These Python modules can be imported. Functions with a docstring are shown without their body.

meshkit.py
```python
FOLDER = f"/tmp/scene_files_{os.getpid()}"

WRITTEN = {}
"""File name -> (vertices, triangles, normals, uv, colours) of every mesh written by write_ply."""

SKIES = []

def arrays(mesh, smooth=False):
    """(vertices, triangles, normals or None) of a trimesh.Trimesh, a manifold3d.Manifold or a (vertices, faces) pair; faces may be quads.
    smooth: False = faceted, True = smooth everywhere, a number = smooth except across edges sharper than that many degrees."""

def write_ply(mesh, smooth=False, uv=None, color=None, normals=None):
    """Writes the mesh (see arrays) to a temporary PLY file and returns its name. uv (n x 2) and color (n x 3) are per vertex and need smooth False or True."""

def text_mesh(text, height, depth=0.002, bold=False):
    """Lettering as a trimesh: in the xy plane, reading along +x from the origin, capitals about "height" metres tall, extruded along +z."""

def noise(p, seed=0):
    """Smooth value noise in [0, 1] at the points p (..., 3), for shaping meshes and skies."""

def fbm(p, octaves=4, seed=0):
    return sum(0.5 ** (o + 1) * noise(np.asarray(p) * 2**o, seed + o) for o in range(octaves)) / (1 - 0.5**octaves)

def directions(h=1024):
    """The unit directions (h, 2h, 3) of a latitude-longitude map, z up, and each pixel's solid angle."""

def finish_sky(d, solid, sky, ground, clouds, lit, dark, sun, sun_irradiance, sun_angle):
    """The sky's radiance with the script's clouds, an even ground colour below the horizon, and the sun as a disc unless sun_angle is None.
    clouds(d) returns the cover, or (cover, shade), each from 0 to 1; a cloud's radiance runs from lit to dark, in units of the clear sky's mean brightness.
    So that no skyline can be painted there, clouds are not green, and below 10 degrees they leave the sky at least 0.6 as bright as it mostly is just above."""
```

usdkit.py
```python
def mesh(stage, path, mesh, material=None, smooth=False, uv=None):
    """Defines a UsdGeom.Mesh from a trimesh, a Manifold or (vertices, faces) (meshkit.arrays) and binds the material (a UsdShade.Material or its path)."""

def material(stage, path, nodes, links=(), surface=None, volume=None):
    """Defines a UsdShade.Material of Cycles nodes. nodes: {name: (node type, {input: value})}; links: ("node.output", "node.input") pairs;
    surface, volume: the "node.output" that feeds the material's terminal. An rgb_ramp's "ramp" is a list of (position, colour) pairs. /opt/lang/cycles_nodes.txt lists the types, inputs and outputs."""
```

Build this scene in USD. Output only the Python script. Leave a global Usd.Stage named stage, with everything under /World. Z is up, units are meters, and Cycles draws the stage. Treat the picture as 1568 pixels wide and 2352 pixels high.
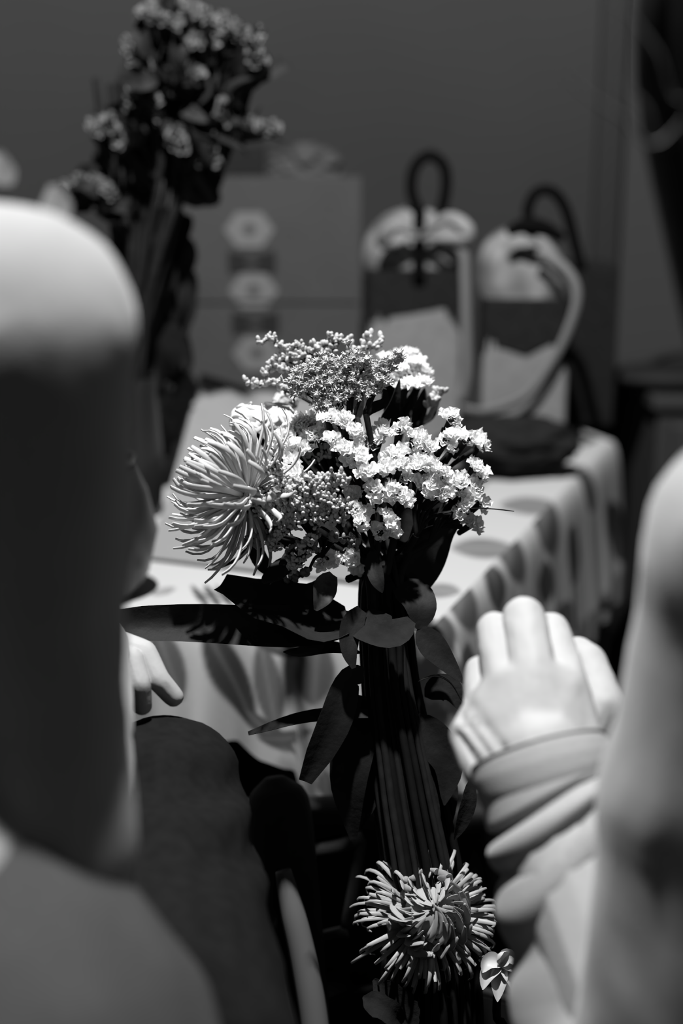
import math, random
import numpy as np
import trimesh
import manifold3d as m3
from pxr import Usd, UsdGeom, UsdLux, UsdShade, Gf, Sdf
import usdkit, meshkit

random.seed(7)
RNG = np.random.default_rng(7)
stage = Usd.Stage.CreateInMemory()
UsdGeom.SetStageUpAxis(stage, UsdGeom.Tokens.z)
UsdGeom.SetStageMetersPerUnit(stage, 1.0)
UsdGeom.Xform.Define(stage, '/World')
UsdGeom.Scope.Define(stage, '/World/Looks')

# ------------------------------------------------------------------ camera
CAM_H, PITCH, FOC, FPX = 1.11, math.radians(15.0), 50.0, 50.0 / 24.0 * 1568
C0 = np.array([0.0, 0.0, CAM_H])
FWD = np.array([0, math.cos(PITCH), -math.sin(PITCH)])
UP = np.array([0, math.sin(PITCH), math.cos(PITCH)])
RT = np.array([1.0, 0, 0])
cam = UsdGeom.Camera.Define(stage, '/World/camera')
cam.CreateHorizontalApertureAttr(24.0)
cam.CreateVerticalApertureAttr(36.0)
cam.CreateFocalLengthAttr(FOC)
cam.CreateFStopAttr(2.5)
cam.CreateFocusDistanceAttr(0.985)
cam.CreateClippingRangeAttr(Gf.Vec2f(0.05, 50))
cam.CreateExposureAttr(0.0)
xf = UsdGeom.Xformable(cam)
xf.AddTranslateOp().Set(Gf.Vec3d(*C0))
xf.AddRotateXOp().Set(90.0 - math.degrees(PITCH))

# ------------------------------------------------------------------ light
dome = UsdLux.DomeLight.Define(stage, '/World/ambient_light')
dome.CreateIntensityAttr(0.012)
dome.CreateColorAttr(Gf.Vec3f(1, 1, 1))
lamp = UsdLux.SphereLight.Define(stage, '/World/ceiling_spot')
lamp.CreateRadiusAttr(0.028)
lamp.CreateIntensityAttr(8000.0)
lamp.CreateColorAttr(Gf.Vec3f(1, 1, 1))
UsdGeom.Xformable(lamp).AddTranslateOp().Set(Gf.Vec3d(-0.06, 0.755, 2.32))

# ------------------------------------------------------------------ helpers
def P(px, py, d):
    """the point that stands at depth d along the lens axis on the ray of a photograph position"""
    return C0 + d * (FWD + (px - 784) / FPX * RT - (py - 1176) / FPX * UP)

def on_plane(px, py, z):
    r = FWD + (px - 784) / FPX * RT - (py - 1176) / FPX * UP
    return C0 + r * ((z - C0[2]) / r[2])

def on_depth_y(px, py, y):
    r = FWD + (px - 784) / FPX * RT - (py - 1176) / FPX * UP
    return C0 + r * (y / r[1])

def unit(v):
    v = np.asarray(v, float)
    return v / max(np.linalg.norm(v), 1e-12)

def spline(pts, n):
    p = np.asarray(pts, float)
    if len(p) == 2:
        t = np.linspace(0, 1, n)[:, None]
        return p[0] * (1 - t) + p[1] * t
    q = np.vstack([2 * p[0] - p[1], p, 2 * p[-1] - p[-2]])
    out = []
    for t in np.linspace(0, len(p) - 1, n):
        i = min(int(t), len(p) - 2); u = t - i
        a, b, c, d = q[i], q[i + 1], q[i + 2], q[i + 3]
        out.append(0.5 * (2 * b + (c - a) * u + (2 * a - 5 * b + 4 * c - d) * u * u + (3 * b - a - 3 * c + d) * u ** 3))
    return np.array(out)

def frames(path, hint=None):
    t = np.gradient(path, axis=0)
    t /= np.maximum(np.linalg.norm(t, axis=1, keepdims=True), 1e-12)
    h = np.array([0.13, 0.31, 0.94]) if hint is None else np.asarray(hint, float)
    n = h - t[0] * h.dot(t[0])
    if np.linalg.norm(n) < 1e-6:
        n = np.array([1.0, 0, 0]) - t[0] * t[0][0]
    n = unit(n); N = [n]
    for k in range(1, len(path)):
        n = unit(n - t[k] * n.dot(t[k])); N.append(n)
    N = np.array(N)
    return t, N, np.cross(t, N)

def tube(path, radii, sides=8, hint=None, ell=(1, 1), disp=None, cap=True):
    path = np.asarray(path, float); n = len(path)
    r = np.full(n, radii, float) if np.ndim(radii) == 0 else np.interp(np.linspace(0, 1, n), np.linspace(0, 1, len(radii)), radii)
    t, N, B = frames(path, hint)
    a = np.arange(sides) / sides * 2 * np.pi
    R = r[:, None] * np.ones((1, sides))
    if disp is not None:
        R = R + disp(np.linspace(0, 1, n)[:, None], a[None, :])
    v = path[:, None, :] + R[..., None] * (np.cos(a)[None, :, None] * N[:, None, :] * ell[0] + np.sin(a)[None, :, None] * B[:, None, :] * ell[1])
    v = v.reshape(-1, 3)
    i = np.arange(n - 1)[:, None] * sides; j = np.arange(sides)[None, :]; j2 = (j + 1) % sides
    f = np.concatenate([np.stack([i + j, i + j2, i + sides + j2], -1).reshape(-1, 3), np.stack([i + j, i + sides + j2, i + sides + j], -1).reshape(-1, 3)])
    if cap:
        v = np.vstack([v, path[0], path[-1]])
        j = np.arange(sides); j2 = (j + 1) % sides; e = (n - 1) * sides
        f = np.vstack([f, np.stack([j2, j, np.full(sides, n * sides)], 1), np.stack([e + j, e + j2, np.full(sides, n * sides + 1)], 1)])
    return v, f

def join(ms):
    vs, fs, at = [], [], 0
    for v, f in ms:
        vs.append(v); fs.append(np.asarray(f) + at); at += len(v)
    return np.vstack(vs), np.vstack(fs)

def grid_faces(nu, nv):
    i = np.arange(nu - 1)[:, None] * nv; j = np.arange(nv - 1)[None, :]
    return np.concatenate([np.stack([i + j, i + j + 1, i + nv + j + 1], -1).reshape(-1, 3), np.stack([i + j, i + nv + j + 1, i + nv + j], -1).reshape(-1, 3)])

def sheet(path, width, normal, fold=0.15, curl=0.0, prof=None, n=14, m=7, thick=0.0004, serr=0.0, wav=0.0, seed=0):
    """a leaf or strap: path of points, full width, normal hint; folded on the midrib, with thickness"""
    p = spline(path, n)
    t, N, B = frames(p, normal)
    s = np.linspace(0, 1, n)
    w = (np.sin(np.pi * np.clip(s, 0, 1) ** 0.8) ** 0.75 if prof is None else np.interp(s, np.linspace(0, 1, len(prof)), prof)) * width / 2
    w = np.maximum(w, width * 0.02)
    rr = np.random.default_rng(seed)
    if serr:
        w = w * (1 + serr * rr.uniform(-1, 1, n))
    x = np.linspace(-1, 1, m)
    lift = fold * np.abs(x)[None, :] * w[:, None] + curl * (x ** 2)[None, :] * w[:, None]
    if wav:
        lift = lift + wav * np.sin(s[:, None] * 17 + seed + 2.0 * np.sign(x)[None, :]) * (x ** 2)[None, :]
    v = p[:, None, :] + (x[None, :, None] * w[:, None, None]) * B[:, None, :] + lift[..., None] * N[:, None, :]
    lo = v - thick * N[:, None, :]
    f = grid_faces(n, m)
    v = np.vstack([v.reshape(-1, 3), lo.reshape(-1, 3)])
    f2 = f[:, ::-1] + n * m
    rim = np.concatenate([np.arange(m), np.arange(1, n) * m + m - 1, (n - 1) * m + np.arange(m - 2, -1, -1), np.arange(n - 2, 0, -1) * m])
    r2 = np.roll(rim, -1); o = n * m
    f3 = np.vstack([np.stack([rim, rim + o, r2 + o], 1), np.stack([rim, r2 + o, r2], 1)])
    return v, np.vstack([f, f2, f3])

def ball(c, r, sub=2, scale=(1, 1, 1)):
    s = trimesh.creation.icosphere(sub, 1.0)
    return np.array(s.vertices) * np.asarray(scale) * r + np.asarray(c), np.array(s.faces)

def box(c, size, rot=0.0, bevel=0.0):
    if bevel:
        a = np.array(size) / 2 - bevel
        s = m3.Manifold.sphere(bevel, 12)
        mf = m3.Manifold.batch_hull([s.translate([x * a[0], y * a[1], z * a[2]]) for x in (-1, 1) for y in (-1, 1) for z in (-1, 1)])
        mm = mf.to_mesh(); v, f = np.array(mm.vert_properties[:, :3], float), np.array(mm.tri_verts)
    else:
        b = trimesh.creation.box(size); v, f = np.array(b.vertices), np.array(b.faces)
    c_, s_ = math.cos(rot), math.sin(rot)
    return v @ np.array([[c_, -s_, 0], [s_, c_, 0], [0, 0, 1]]).T + np.asarray(c), f

def lathe(c, prof, sides=40):
    a = np.arange(sides) / sides * 2 * np.pi
    pr = np.asarray(prof, float)
    v = np.stack([pr[:, 0:1] * np.cos(a), pr[:, 0:1] * np.sin(a), pr[:, 1:2] * np.ones(sides)], -1).reshape(-1, 3)
    n = len(pr); i = np.arange(n - 1)[:, None] * sides; j = np.arange(sides)[None, :]; j2 = (j + 1) % sides
    f = np.concatenate([np.stack([i + j, i + j2, i + sides + j2], -1).reshape(-1, 3), np.stack([i + j, i + sides + j2, i + sides + j], -1).reshape(-1, 3)])
    return v + np.asarray(c), f

def bones(chains, length=0.012, smooth=8, extra=()):
    """one continuous surface from chains of (point, radius)"""
    parts = list(extra)
    for ch in chains:
        for (a, ra), (b, rb) in zip(ch[:-1], ch[1:]):
            parts.append(m3.Manifold.batch_hull([m3.Manifold.sphere(ra, 20).translate(list(map(float, a))), m3.Manifold.sphere(rb, 20).translate(list(map(float, b)))]))
    mf = m3.Manifold.batch_boolean(parts, m3.OpType.Add).refine_to_length(length)
    mm = mf.to_mesh()
    tm = trimesh.Trimesh(np.array(mm.vert_properties[:, :3], float), np.array(mm.tri_verts), process=True)
    if smooth:
        trimesh.smoothing.filter_taubin(tm, lamb=0.5, nu=0.5, iterations=smooth)
    return np.array(tm.vertices), np.array(tm.faces)

def hull(spheres):
    return m3.Manifold.batch_hull([m3.Manifold.sphere(r, 20).translate(list(map(float, p))) for p, r in spheres])

def wrinkle(mesh, amp, freq, seed=1):
    v, f, n = meshkit.arrays(mesh, True)
    return v + n * ((meshkit.fbm(v * freq, 3, seed) - 0.5) * 2 * amp)[:, None], f

used = {}
def numbered(path):
    k = used.get(path, 0); used[path] = k + 1
    return path if k == 0 else f'{path}_{k:03d}'

class Thing:
    def __init__(self, name, label, cat, base=(0, 0, 0), group=None):
        self.path = numbered('/World/' + name); self.base = np.asarray(base, float)
        x = UsdGeom.Xform.Define(stage, self.path); x.AddTranslateOp().Set(Gf.Vec3d(*map(float, base)))
        p = x.GetPrim(); p.SetCustomDataByKey('label', label); p.SetCustomDataByKey('category', cat)
        if group: p.SetCustomDataByKey('group', group)
    def part(self, name, mesh, mat, smooth=40, parent=None, label=None, kind=None):
        v, f, *_ = meshkit.arrays(mesh)
        q = numbered((parent or self.path) + '/' + name)
        g = usdkit.mesh(stage, q, (v - self.base, f), mat, smooth=smooth)
        if label: g.GetPrim().SetCustomDataByKey('label', label)
        if kind: g.GetPrim().SetCustomDataByKey('kind', kind)
        return q

def solid(name, mesh, mat, label, cat=None, kind=None, smooth=40, group=None):
    q = numbered('/World/' + name)
    v, f, *_ = meshkit.arrays(mesh)
    c = (v.min(0) + v.max(0)) / 2; c[2] = v[:, 2].min()
    g = usdkit.mesh(stage, q, (v - c, f), mat, smooth=smooth)
    UsdGeom.Xformable(g).AddTranslateOp().Set(Gf.Vec3d(*map(float, c)))
    p = g.GetPrim(); p.SetCustomDataByKey('label', label)
    if cat: p.SetCustomDataByKey('category', cat)
    if kind: p.SetCustomDataByKey('kind', kind)
    if group: p.SetCustomDataByKey('group', group)
    return g

# ------------------------------------------------------------------ materials (the photograph is black and white: neutral tones)
def grey(v): return (v, v, v)
def mat(name, v, rough=0.7, spec=0.3, v2=None, scale=40.0, detail=4, bump=0.0, bscale=200.0, bdist=0.002, trans=0.0, sheen=0.0, stretch=None):
    nodes = {'co': ('texture_coordinate', {}), 'p': ('principled_bsdf', {'roughness': rough, 'specular_ior_level': spec, 'base_color': grey(v)})}
    links = []
    src = 'co.object'
    if stretch:
        nodes['mp'] = ('mapping', {'scale': stretch}); links.append((src, 'mp.vector')); src = 'mp.vector'
    if v2 is not None:
        nodes['n'] = ('noise_texture', {'scale': scale, 'detail': detail})
        nodes['r'] = ('rgb_ramp', {'ramp': [(0.3, grey(v)), (0.7, grey(v2))]})
        links += [(src, 'n.vector'), ('n.fac', 'r.fac'), ('r.color', 'p.base_color')]
    if bump:
        nodes['bn'] = ('noise_texture', {'scale': bscale, 'detail': 3})
        nodes['b'] = ('bump', {'strength': bump, 'distance': bdist})
        links += [(src, 'bn.vector'), ('bn.fac', 'b.height'), ('b.normal', 'p.normal')]
    if sheen:
        nodes['p'][1]['sheen_weight'] = sheen
    surf = 'p.BSDF'
    if trans:
        nodes['t'] = ('translucent_bsdf', {'color': grey(v)})
        nodes['m'] = ('mix_closure', {'fac': trans})
        links += [('p.BSDF', 'm.closure1'), ('t.BSDF', 'm.closure2')]
        if v2 is not None: links.append(('r.color', 't.color'))
        surf = 'm.closure'
    return usdkit.material(stage, '/World/Looks/' + name, nodes, links, surface=surf)

M = {
    'wall': mat('wall_paint', 0.032, 0.9, 0.1, 0.04, 1.5), 'wall_pale': mat('pale_wall_paint', 0.042, 0.9, 0.1, 0.048, 1.5),
    'trim': mat('trim_paint', 0.016, 0.7), 'floor': mat('floor_boards', 0.015, 0.5, 0.3, 0.022, 6),
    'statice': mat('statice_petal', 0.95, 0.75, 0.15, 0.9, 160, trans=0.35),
    'statice_far': mat('statice_petal_dark_bunch', 0.16, 0.8, 0.15, 0.11, 90, trans=0.15),  # darker grey petals of the background bunch
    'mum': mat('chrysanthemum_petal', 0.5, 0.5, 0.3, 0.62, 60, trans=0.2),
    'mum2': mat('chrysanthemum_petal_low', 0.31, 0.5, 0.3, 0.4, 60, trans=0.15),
    'creamy': mat('white_petal', 0.86, 0.7, 0.2, 0.78, 90, trans=0.2),
    'bud': mat('goldenrod_bud', 0.33, 0.45, 0.45, 0.50, 300), 'bud_open': mat('goldenrod_blossom', 0.55, 0.6, 0.3, 0.36, 300, trans=0.12),
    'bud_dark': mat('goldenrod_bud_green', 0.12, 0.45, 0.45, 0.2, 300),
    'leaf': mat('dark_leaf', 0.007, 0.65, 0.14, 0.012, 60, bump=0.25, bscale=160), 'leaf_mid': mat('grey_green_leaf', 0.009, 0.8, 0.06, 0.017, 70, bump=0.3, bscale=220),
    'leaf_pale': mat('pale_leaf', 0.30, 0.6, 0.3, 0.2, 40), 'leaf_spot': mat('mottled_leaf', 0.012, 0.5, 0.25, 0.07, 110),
    'stem': mat('flower_stem', 0.004, 0.7, 0.08, 0.007, 90), 'twig': mat('winged_twig', 0.008, 0.7, 0.12, 0.014, 120),
    'knit': mat('pale_sweatshirt_knit', 0.29, 0.95, 0.1, 0.265, 300, bump=0.3, bscale=900, bdist=0.001, sheen=0.2),
    'rib': mat('ribbed_cuff_knit', 0.31, 0.95, 0.1, 0.285, 300, bump=0.3, bscale=900, bdist=0.001),
    'knit_l': mat('soft_sweater_knit', 0.26, 0.95, 0.1, 0.24, 300, bump=0.2, bscale=700, bdist=0.001, sheen=0.2),
    'skin': mat('skin', 0.36, 0.65, 0.15, 0.33, 30, bump=0.15, bscale=300, bdist=0.001),
    'hair': mat('dark_hair', 0.008, 0.6, 0.12, 0.016, 200), 'wisp': mat('hair_wisp', 0.05, 0.5, 0.4),
    'jeans': mat('dark_denim', 0.007, 0.95, 0.04, 0.01, 120, bump=0.3, bscale=900, bdist=0.001),
    'shoe': mat('shoe_leather', 0.03, 0.5), 'black': mat('black_plastic', 0.012, 0.6, 0.12), 'black_wood': mat('black_lacquer', 0.012, 0.45, 0.35),
    'pale_metal': mat('pale_painted_metal', 0.12, 0.5), 'wood': mat('table_wood', 0.06, 0.6, 0.3, 0.09, 20),
    'chair_wood': mat('dark_stained_wood', 0.03, 0.7, 0.1, 0.04, 30),
    'hip_shade': mat('shade_darkened_knit', 0.05, 0.95, 0.1, 0.043, 200, bump=0.2, bscale=700, bdist=0.001),  # sweater tone darkened for the hips, in place of shade under the arm
    'kraft': mat('wrapping_paper', 0.2, 0.8, 0.2, 0.185, 20), 'tissue': mat('tissue_paper', 0.12, 0.7, 0.3, 0.08, 30, trans=0.25),
    'bag': mat('grey_paper_bag', 0.05, 0.8, 0.2, 0.045, 20), 'bag_dark': mat('bag_print_dark', 0.012, 0.7, 0.2), 'bag_pale': mat('bag_print_pale', 0.13, 0.7, 0.2),
    'felt': mat('dark_felt', 0.011, 1.0, 0.03, 0.016, 90), 'canvas': mat('pale_canvas', 0.19, 0.9, 0.1, 0.155, 60), 'cord': mat('black_cord', 0.003, 0.95, 0.03),
    'strap': mat('pale_webbing_strap', 0.14, 0.85, 0.1), 'print': mat('patterned_bag_cloth', 0.24, 0.9, 0.1, 0.08, 26, detail=1),
    'vase': mat('black_glazed_vase', 0.012, 0.35, 0.5), 'dish': mat('grey_dish', 0.12, 0.5, 0.4), 'cabinet': mat('dark_cabinet', 0.03, 0.7, 0.2),
}
# printed tablecloth: the print is a vertex attribute (flat colour only)
M['cloth'] = usdkit.material(stage, '/World/Looks/printed_tablecloth', {
    'a': ('attribute', {'attribute': 'print'}), 'co': ('texture_coordinate', {}), 'n': ('noise_texture', {'scale': 700, 'detail': 2}),
    'b': ('bump', {'strength': 0.2, 'distance': 0.001}), 'p': ('principled_bsdf', {'roughness': 0.9, 'specular_ior_level': 0.1})},
    [('a.color', 'p.base_color'), ('co.object', 'n.vector'), ('n.fac', 'b.height'), ('b.normal', 'p.normal')], surface='p.BSDF')

# ------------------------------------------------------------------ setting
TABLE_Z = 0.70
WALL_Y = 2.32
solid('floor', box((0, 1.2, -0.02), (5.0, 5.0, 0.04)), M['floor'], 'dark floor of the room', kind='structure')
tx = on_depth_y(1393, 400, WALL_Y)[0]
solid('wall_back', box((tx / 2 - 1.2, WALL_Y + 0.05, 1.35), (tx + 2.4, 0.1, 2.7)), M['wall'], 'dark grey wall behind the table', kind='structure')
solid('wall_right', box((tx + 0.9, WALL_Y + 0.06, 1.35), (1.8, 0.1, 2.7)), M['wall_pale'], 'paler grey wall section beyond the upright trim', kind='structure')
solid('trim_1', box((tx, WALL_Y - 0.006, 1.35), (0.042, 0.03, 2.7), bevel=0.004), M['trim'], 'narrow dark upright trim on the wall', kind='structure')

# ------------------------------------------------------------------ table and printed cloth
A = on_plane(290, 1412, TABLE_Z); B = on_plane(985, 1452, TABLE_Z); C = on_plane(1400, 1020, TABLE_Z)
A2 = B + (A - B) * 3.6; C2 = B + (C - B) * 1.02
D2 = A2 + (C2 - B)
for q in (A, B, C, A2, C2, D2): q[2] = TABLE_Z
LEAVES_TOP = []   # (centre xy, half length, half width, angle, tone)
def top_leaf(px0, py0, px1, py1, w, tone):
    a, b = on_plane(px0, py0, TABLE_Z)[:2], on_plane(px1, py1, TABLE_Z)[:2]
    d = b - a
    LEAVES_TOP.append(((a + b) / 2, np.linalg.norm(d) / 2, w / 2, math.atan2(d[1], d[0]), tone))
top_leaf(1030, 1262, 1190, 1262, 0.085, 0.13); top_leaf(1140, 1165, 1300, 1165, 0.09, 0.13); top_leaf(1240, 1095, 1370, 1075, 0.075, 0.10)
top_leaf(960, 1355, 1060, 1365, 0.05, 0.15); top_leaf(1000, 1180, 1080, 1175, 0.05, 0.15)
for k in range(3): top_leaf(440 + 28 * k, 1345, 480 + 28 * k, 1402, 0.010, 0.05)
top_leaf(350, 1375, 400, 1350, 0.02, 0.2)
R1 = np.random.default_rng(11)
for k in range(26):
    c = B + (A2 - B) * R1.uniform(0.1, 1) + (C2 - B) * R1.uniform(0.45, 0.98)
    LEAVES_TOP.append((c[:2], R1.uniform(0.04, 0.06), R1.uniform(0.015, 0.03), R1.uniform(0, 3.1), 0.12))
def tone_of(xy, leaves, ground=0.37):
    t = np.full(xy.shape[:-1], ground)
    for c, a, b, ang, tone in leaves:
        d = xy - np.asarray(c)
        x = (d[..., 0] * math.cos(ang) + d[..., 1] * math.sin(ang)) / a
        y = (-d[..., 0] * math.sin(ang) + d[..., 1] * math.cos(ang)) / b
        wv = np.clip(1 - x * x, 0, 1) ** 0.8
        m = np.clip((wv - np.abs(y)) / 0.25, 0, 1)
        rib = np.clip(1 - np.abs(y) / 0.22, 0, 1) * 0.05
        t = t * (1 - m) + (tone + rib) * m
    return t
NU, NV = 260, 170
su, sv = np.meshgrid(np.linspace(0, 1, NU) ** 1.6, np.linspace(0, 1, NV) ** 1.4, indexing='ij')
top = B + (A2 - B) * su[..., None] + (C2 - B) * sv[..., None]
top = top + unit(C2 - B) * (0.20 * np.clip(su * 6, 0, 1) * sv)[..., None]
top[..., 2] += 0.0015 + 0.0012 * (meshkit.fbm(top * 9, 2, 5) - 0.5)
tt = tone_of(top[..., :2], LEAVES_TOP)
# overhang: along the perimeter from A2 to the corner B and on to C2
L1, L2 = np.linalg.norm(B - A2), np.linalg.norm(C2 - B)
S = np.concatenate([np.linspace(0, L1 - 0.06, 300), np.linspace(L1 - 0.055, L1 + 0.055, 60), np.linspace(L1 + 0.06, L1 + L2, 150)])
T = np.linspace(0, 1, 80)
d1, d2 = unit(B - A2), unit(C2 - B)
n1, n2 = np.array([d1[1], -d1[0], 0]), np.array([d2[1], -d2[0], 0])
if n1[1] > 0: n1 = -n1
if n2[0] < 0: n2 = -n2
def on_front(px, py):
    """(run along the perimeter, drop) of a point of the front overhang"""
    r = FWD + (px - 784) / FPX * RT - (py - 1176) / FPX * UP
    p = C0 + r * ((B - C0).dot(n1) + 0.02) / r.dot(n1)
    return L1 + (p - B).dot(d1), TABLE_Z - p[2]
def on_side(px, py):
    r = FWD + (px - 784) / FPX * RT - (py - 1176) / FPX * UP
    p = C0 + r * ((B - C0).dot(n2) + 0.02) / r.dot(n2)
    return L1 + (p - B).dot(d2), TABLE_Z - p[2]
HEM = np.array([on_front(*q) for q in ((200, 1720), (540, 1715), (600, 1745), (680, 1762), (697, 1830), (745, 1892), (790, 1855), (806, 1800), (835, 2030), (930, 2060))])
def hem(s):
    return np.interp(s, np.concatenate([[-9], HEM[:, 0], [L1 + 0.03, L1 + 0.12, 9]]), np.concatenate([[HEM[0, 1]], HEM[:, 1], [0.23, 0.21, 0.22]]))
SX = S[:, None] - L1
w2 = np.clip(SX / 0.11 + 0.5, 0, 1); w2 = w2 * w2 * (3 - 2 * w2)
out = n1 * (1 - w2)[..., None] + n2 * w2[..., None]
out /= np.linalg.norm(out, axis=-1, keepdims=True)
edge = np.where(SX[..., None] < 0, B + d1 * SX[..., None], B + d2 * SX[..., None])
drop = hem(S)[:, None] * T[None, :]
foldw = 0.010 * np.sin(S[:, None] * 62 + 1.2 * np.sin(S[:, None] * 23)) + 0.004 * np.sin(S[:, None] * 150)
corner = 0.03 * np.exp(-(SX / 0.05) ** 2)
foldw = foldw * np.where(SX > 0.04, 0.22, 1.0)
off = 0.010 * (1 - np.exp(-drop / 0.012)) + (foldw + corner + 0.012) * np.clip(drop / 0.12, 0, 1.4)
dr = edge + out * off[..., None]
dr[..., 2] = TABLE_Z + 0.002 - drop * np.clip(1 - np.exp(-drop / 0.01) * 0.3, 0, 1)
LD = []
def drape_leaf(fn, x0, y0, x1, y1, w, tone):
    a, b = np.array(fn(x0, y0)), np.array(fn(x1, y1)); d = b - a
    LD.append(((a + b) / 2, np.linalg.norm(d) / 2, w / 2, math.atan2(d[1], d[0]), tone))
for q in ((345, 1450, 420, 1620, .034, .09), (455, 1440, 590, 1690, .036, .04), (590, 1480, 640, 1690, .030, .10), (560, 1480, 700, 1520, .016, .06), (725, 1480, 715, 1640, .040, .11), (560, 1640, 690, 1740, .022, .08),
          (590, 1700, 720, 1690, .016, .07), (740, 1780, 752, 1862, .022, .12), (850, 1880, 880, 2010, .03, .12), (920, 1720, 980, 1900, .02, .08), (880, 1500, 900, 1640, .03, .1), (240, 1450, 300, 1620, .034, .09)):
    drape_leaf(on_front, *q)
for q in ((1425, 1165, 1405, 1290, .085, .035), (1395, 1360, 1380, 1480, .075, .03), (1265, 1290, 1255, 1400, .030, .04), (1335, 1210, 1310, 1350, .040, .06), (1310, 1120, 1260, 1260, .05, .07), (1230, 1200, 1190, 1330, .045, .07),
          (1130, 1320, 1080, 1440, .035, .08), (1170, 1300, 1160, 1420, .03, .05), (1380, 1080, 1360, 1180, .035, .05), (1440, 1310, 1430, 1400, .03, .06), (1300, 1380, 1290, 1460, .04, .07), (1060, 1390, 1040, 1520, .03, .08), (1090, 1480, 1070, 1620, .03, .07)):
    drape_leaf(on_side, *q[:4], q[4] * 2.3, q[5])
st = np.stack([np.broadcast_to(S[:, None], drop.shape), drop], -1)
td = tone_of(st, LD)
hemw = np.clip((drop - (hem(S)[:, None] - 0.016)) / 0.003, 0, 1)
td = td * (1 - hemw) + 0.37 * hemw
fv = np.vstack([top.reshape(-1, 3), dr.reshape(-1, 3)])
ff = np.vstack([grid_faces(NU, NV)[:, ::-1], grid_faces(len(S), len(T)) + NU * NV])
cl_base = np.array([B[0], B[1], TABLE_Z])
cl = usdkit.mesh(stage, '/World/tablecloth', (fv - cl_base, ff), M['cloth'], smooth=True)
UsdGeom.Xformable(cl).AddTranslateOp().Set(Gf.Vec3d(*map(float, cl_base)))
tone = np.concatenate([tt.ravel(), td.ravel()]).astype(np.float32)
UsdGeom.PrimvarsAPI(cl).CreatePrimvar('print', Sdf.ValueTypeNames.Color3fArray, 'vertex').Set([Gf.Vec3f(float(x), float(x), float(x)) for x in tone])
cl.GetPrim().SetCustomDataByKey('label', 'pale tablecloth printed with dark leaves, draped over the table corner')
cl.GetPrim().SetCustomDataByKey('category', 'tablecloth')

tb = Thing('table', 'wooden table hidden under the leaf-printed cloth', 'table', (B[0], B[1], 0))
poly = np.array([B - d1 * 0.004 + d2 * 0.004, A2, D2 + d2 * 0.20, B + (A2 - B) / 6 + (C2 - B) + d2 * 0.20, C2 - d1 * 0.004])
np_ = len(poly)
tv = np.vstack([poly + [0, 0, -0.0005], poly + [0, 0, -0.03]])
tf = np.array([[0, k, k + 1] for k in range(1, np_ - 1)] + [[np_, np_ + k + 1, np_ + k] for k in range(1, np_ - 1)] + [[(k + 1) % np_, k, np_ + k] for k in range(np_)] + [[(k + 1) % np_, np_ + k, np_ + (k + 1) % np_] for k in range(np_)])
tb.part('tabletop', (tv, tf), M['wood'], smooth=False)
cen = poly.mean(0)
for q in poly[[0, 1, 2, 4]]:
    g = q + unit(cen - q) * 0.14
    tb.part('leg', box((g[0], g[1], 0.335), (0.05, 0.05, 0.67), bevel=0.004), M['wood'])

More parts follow.
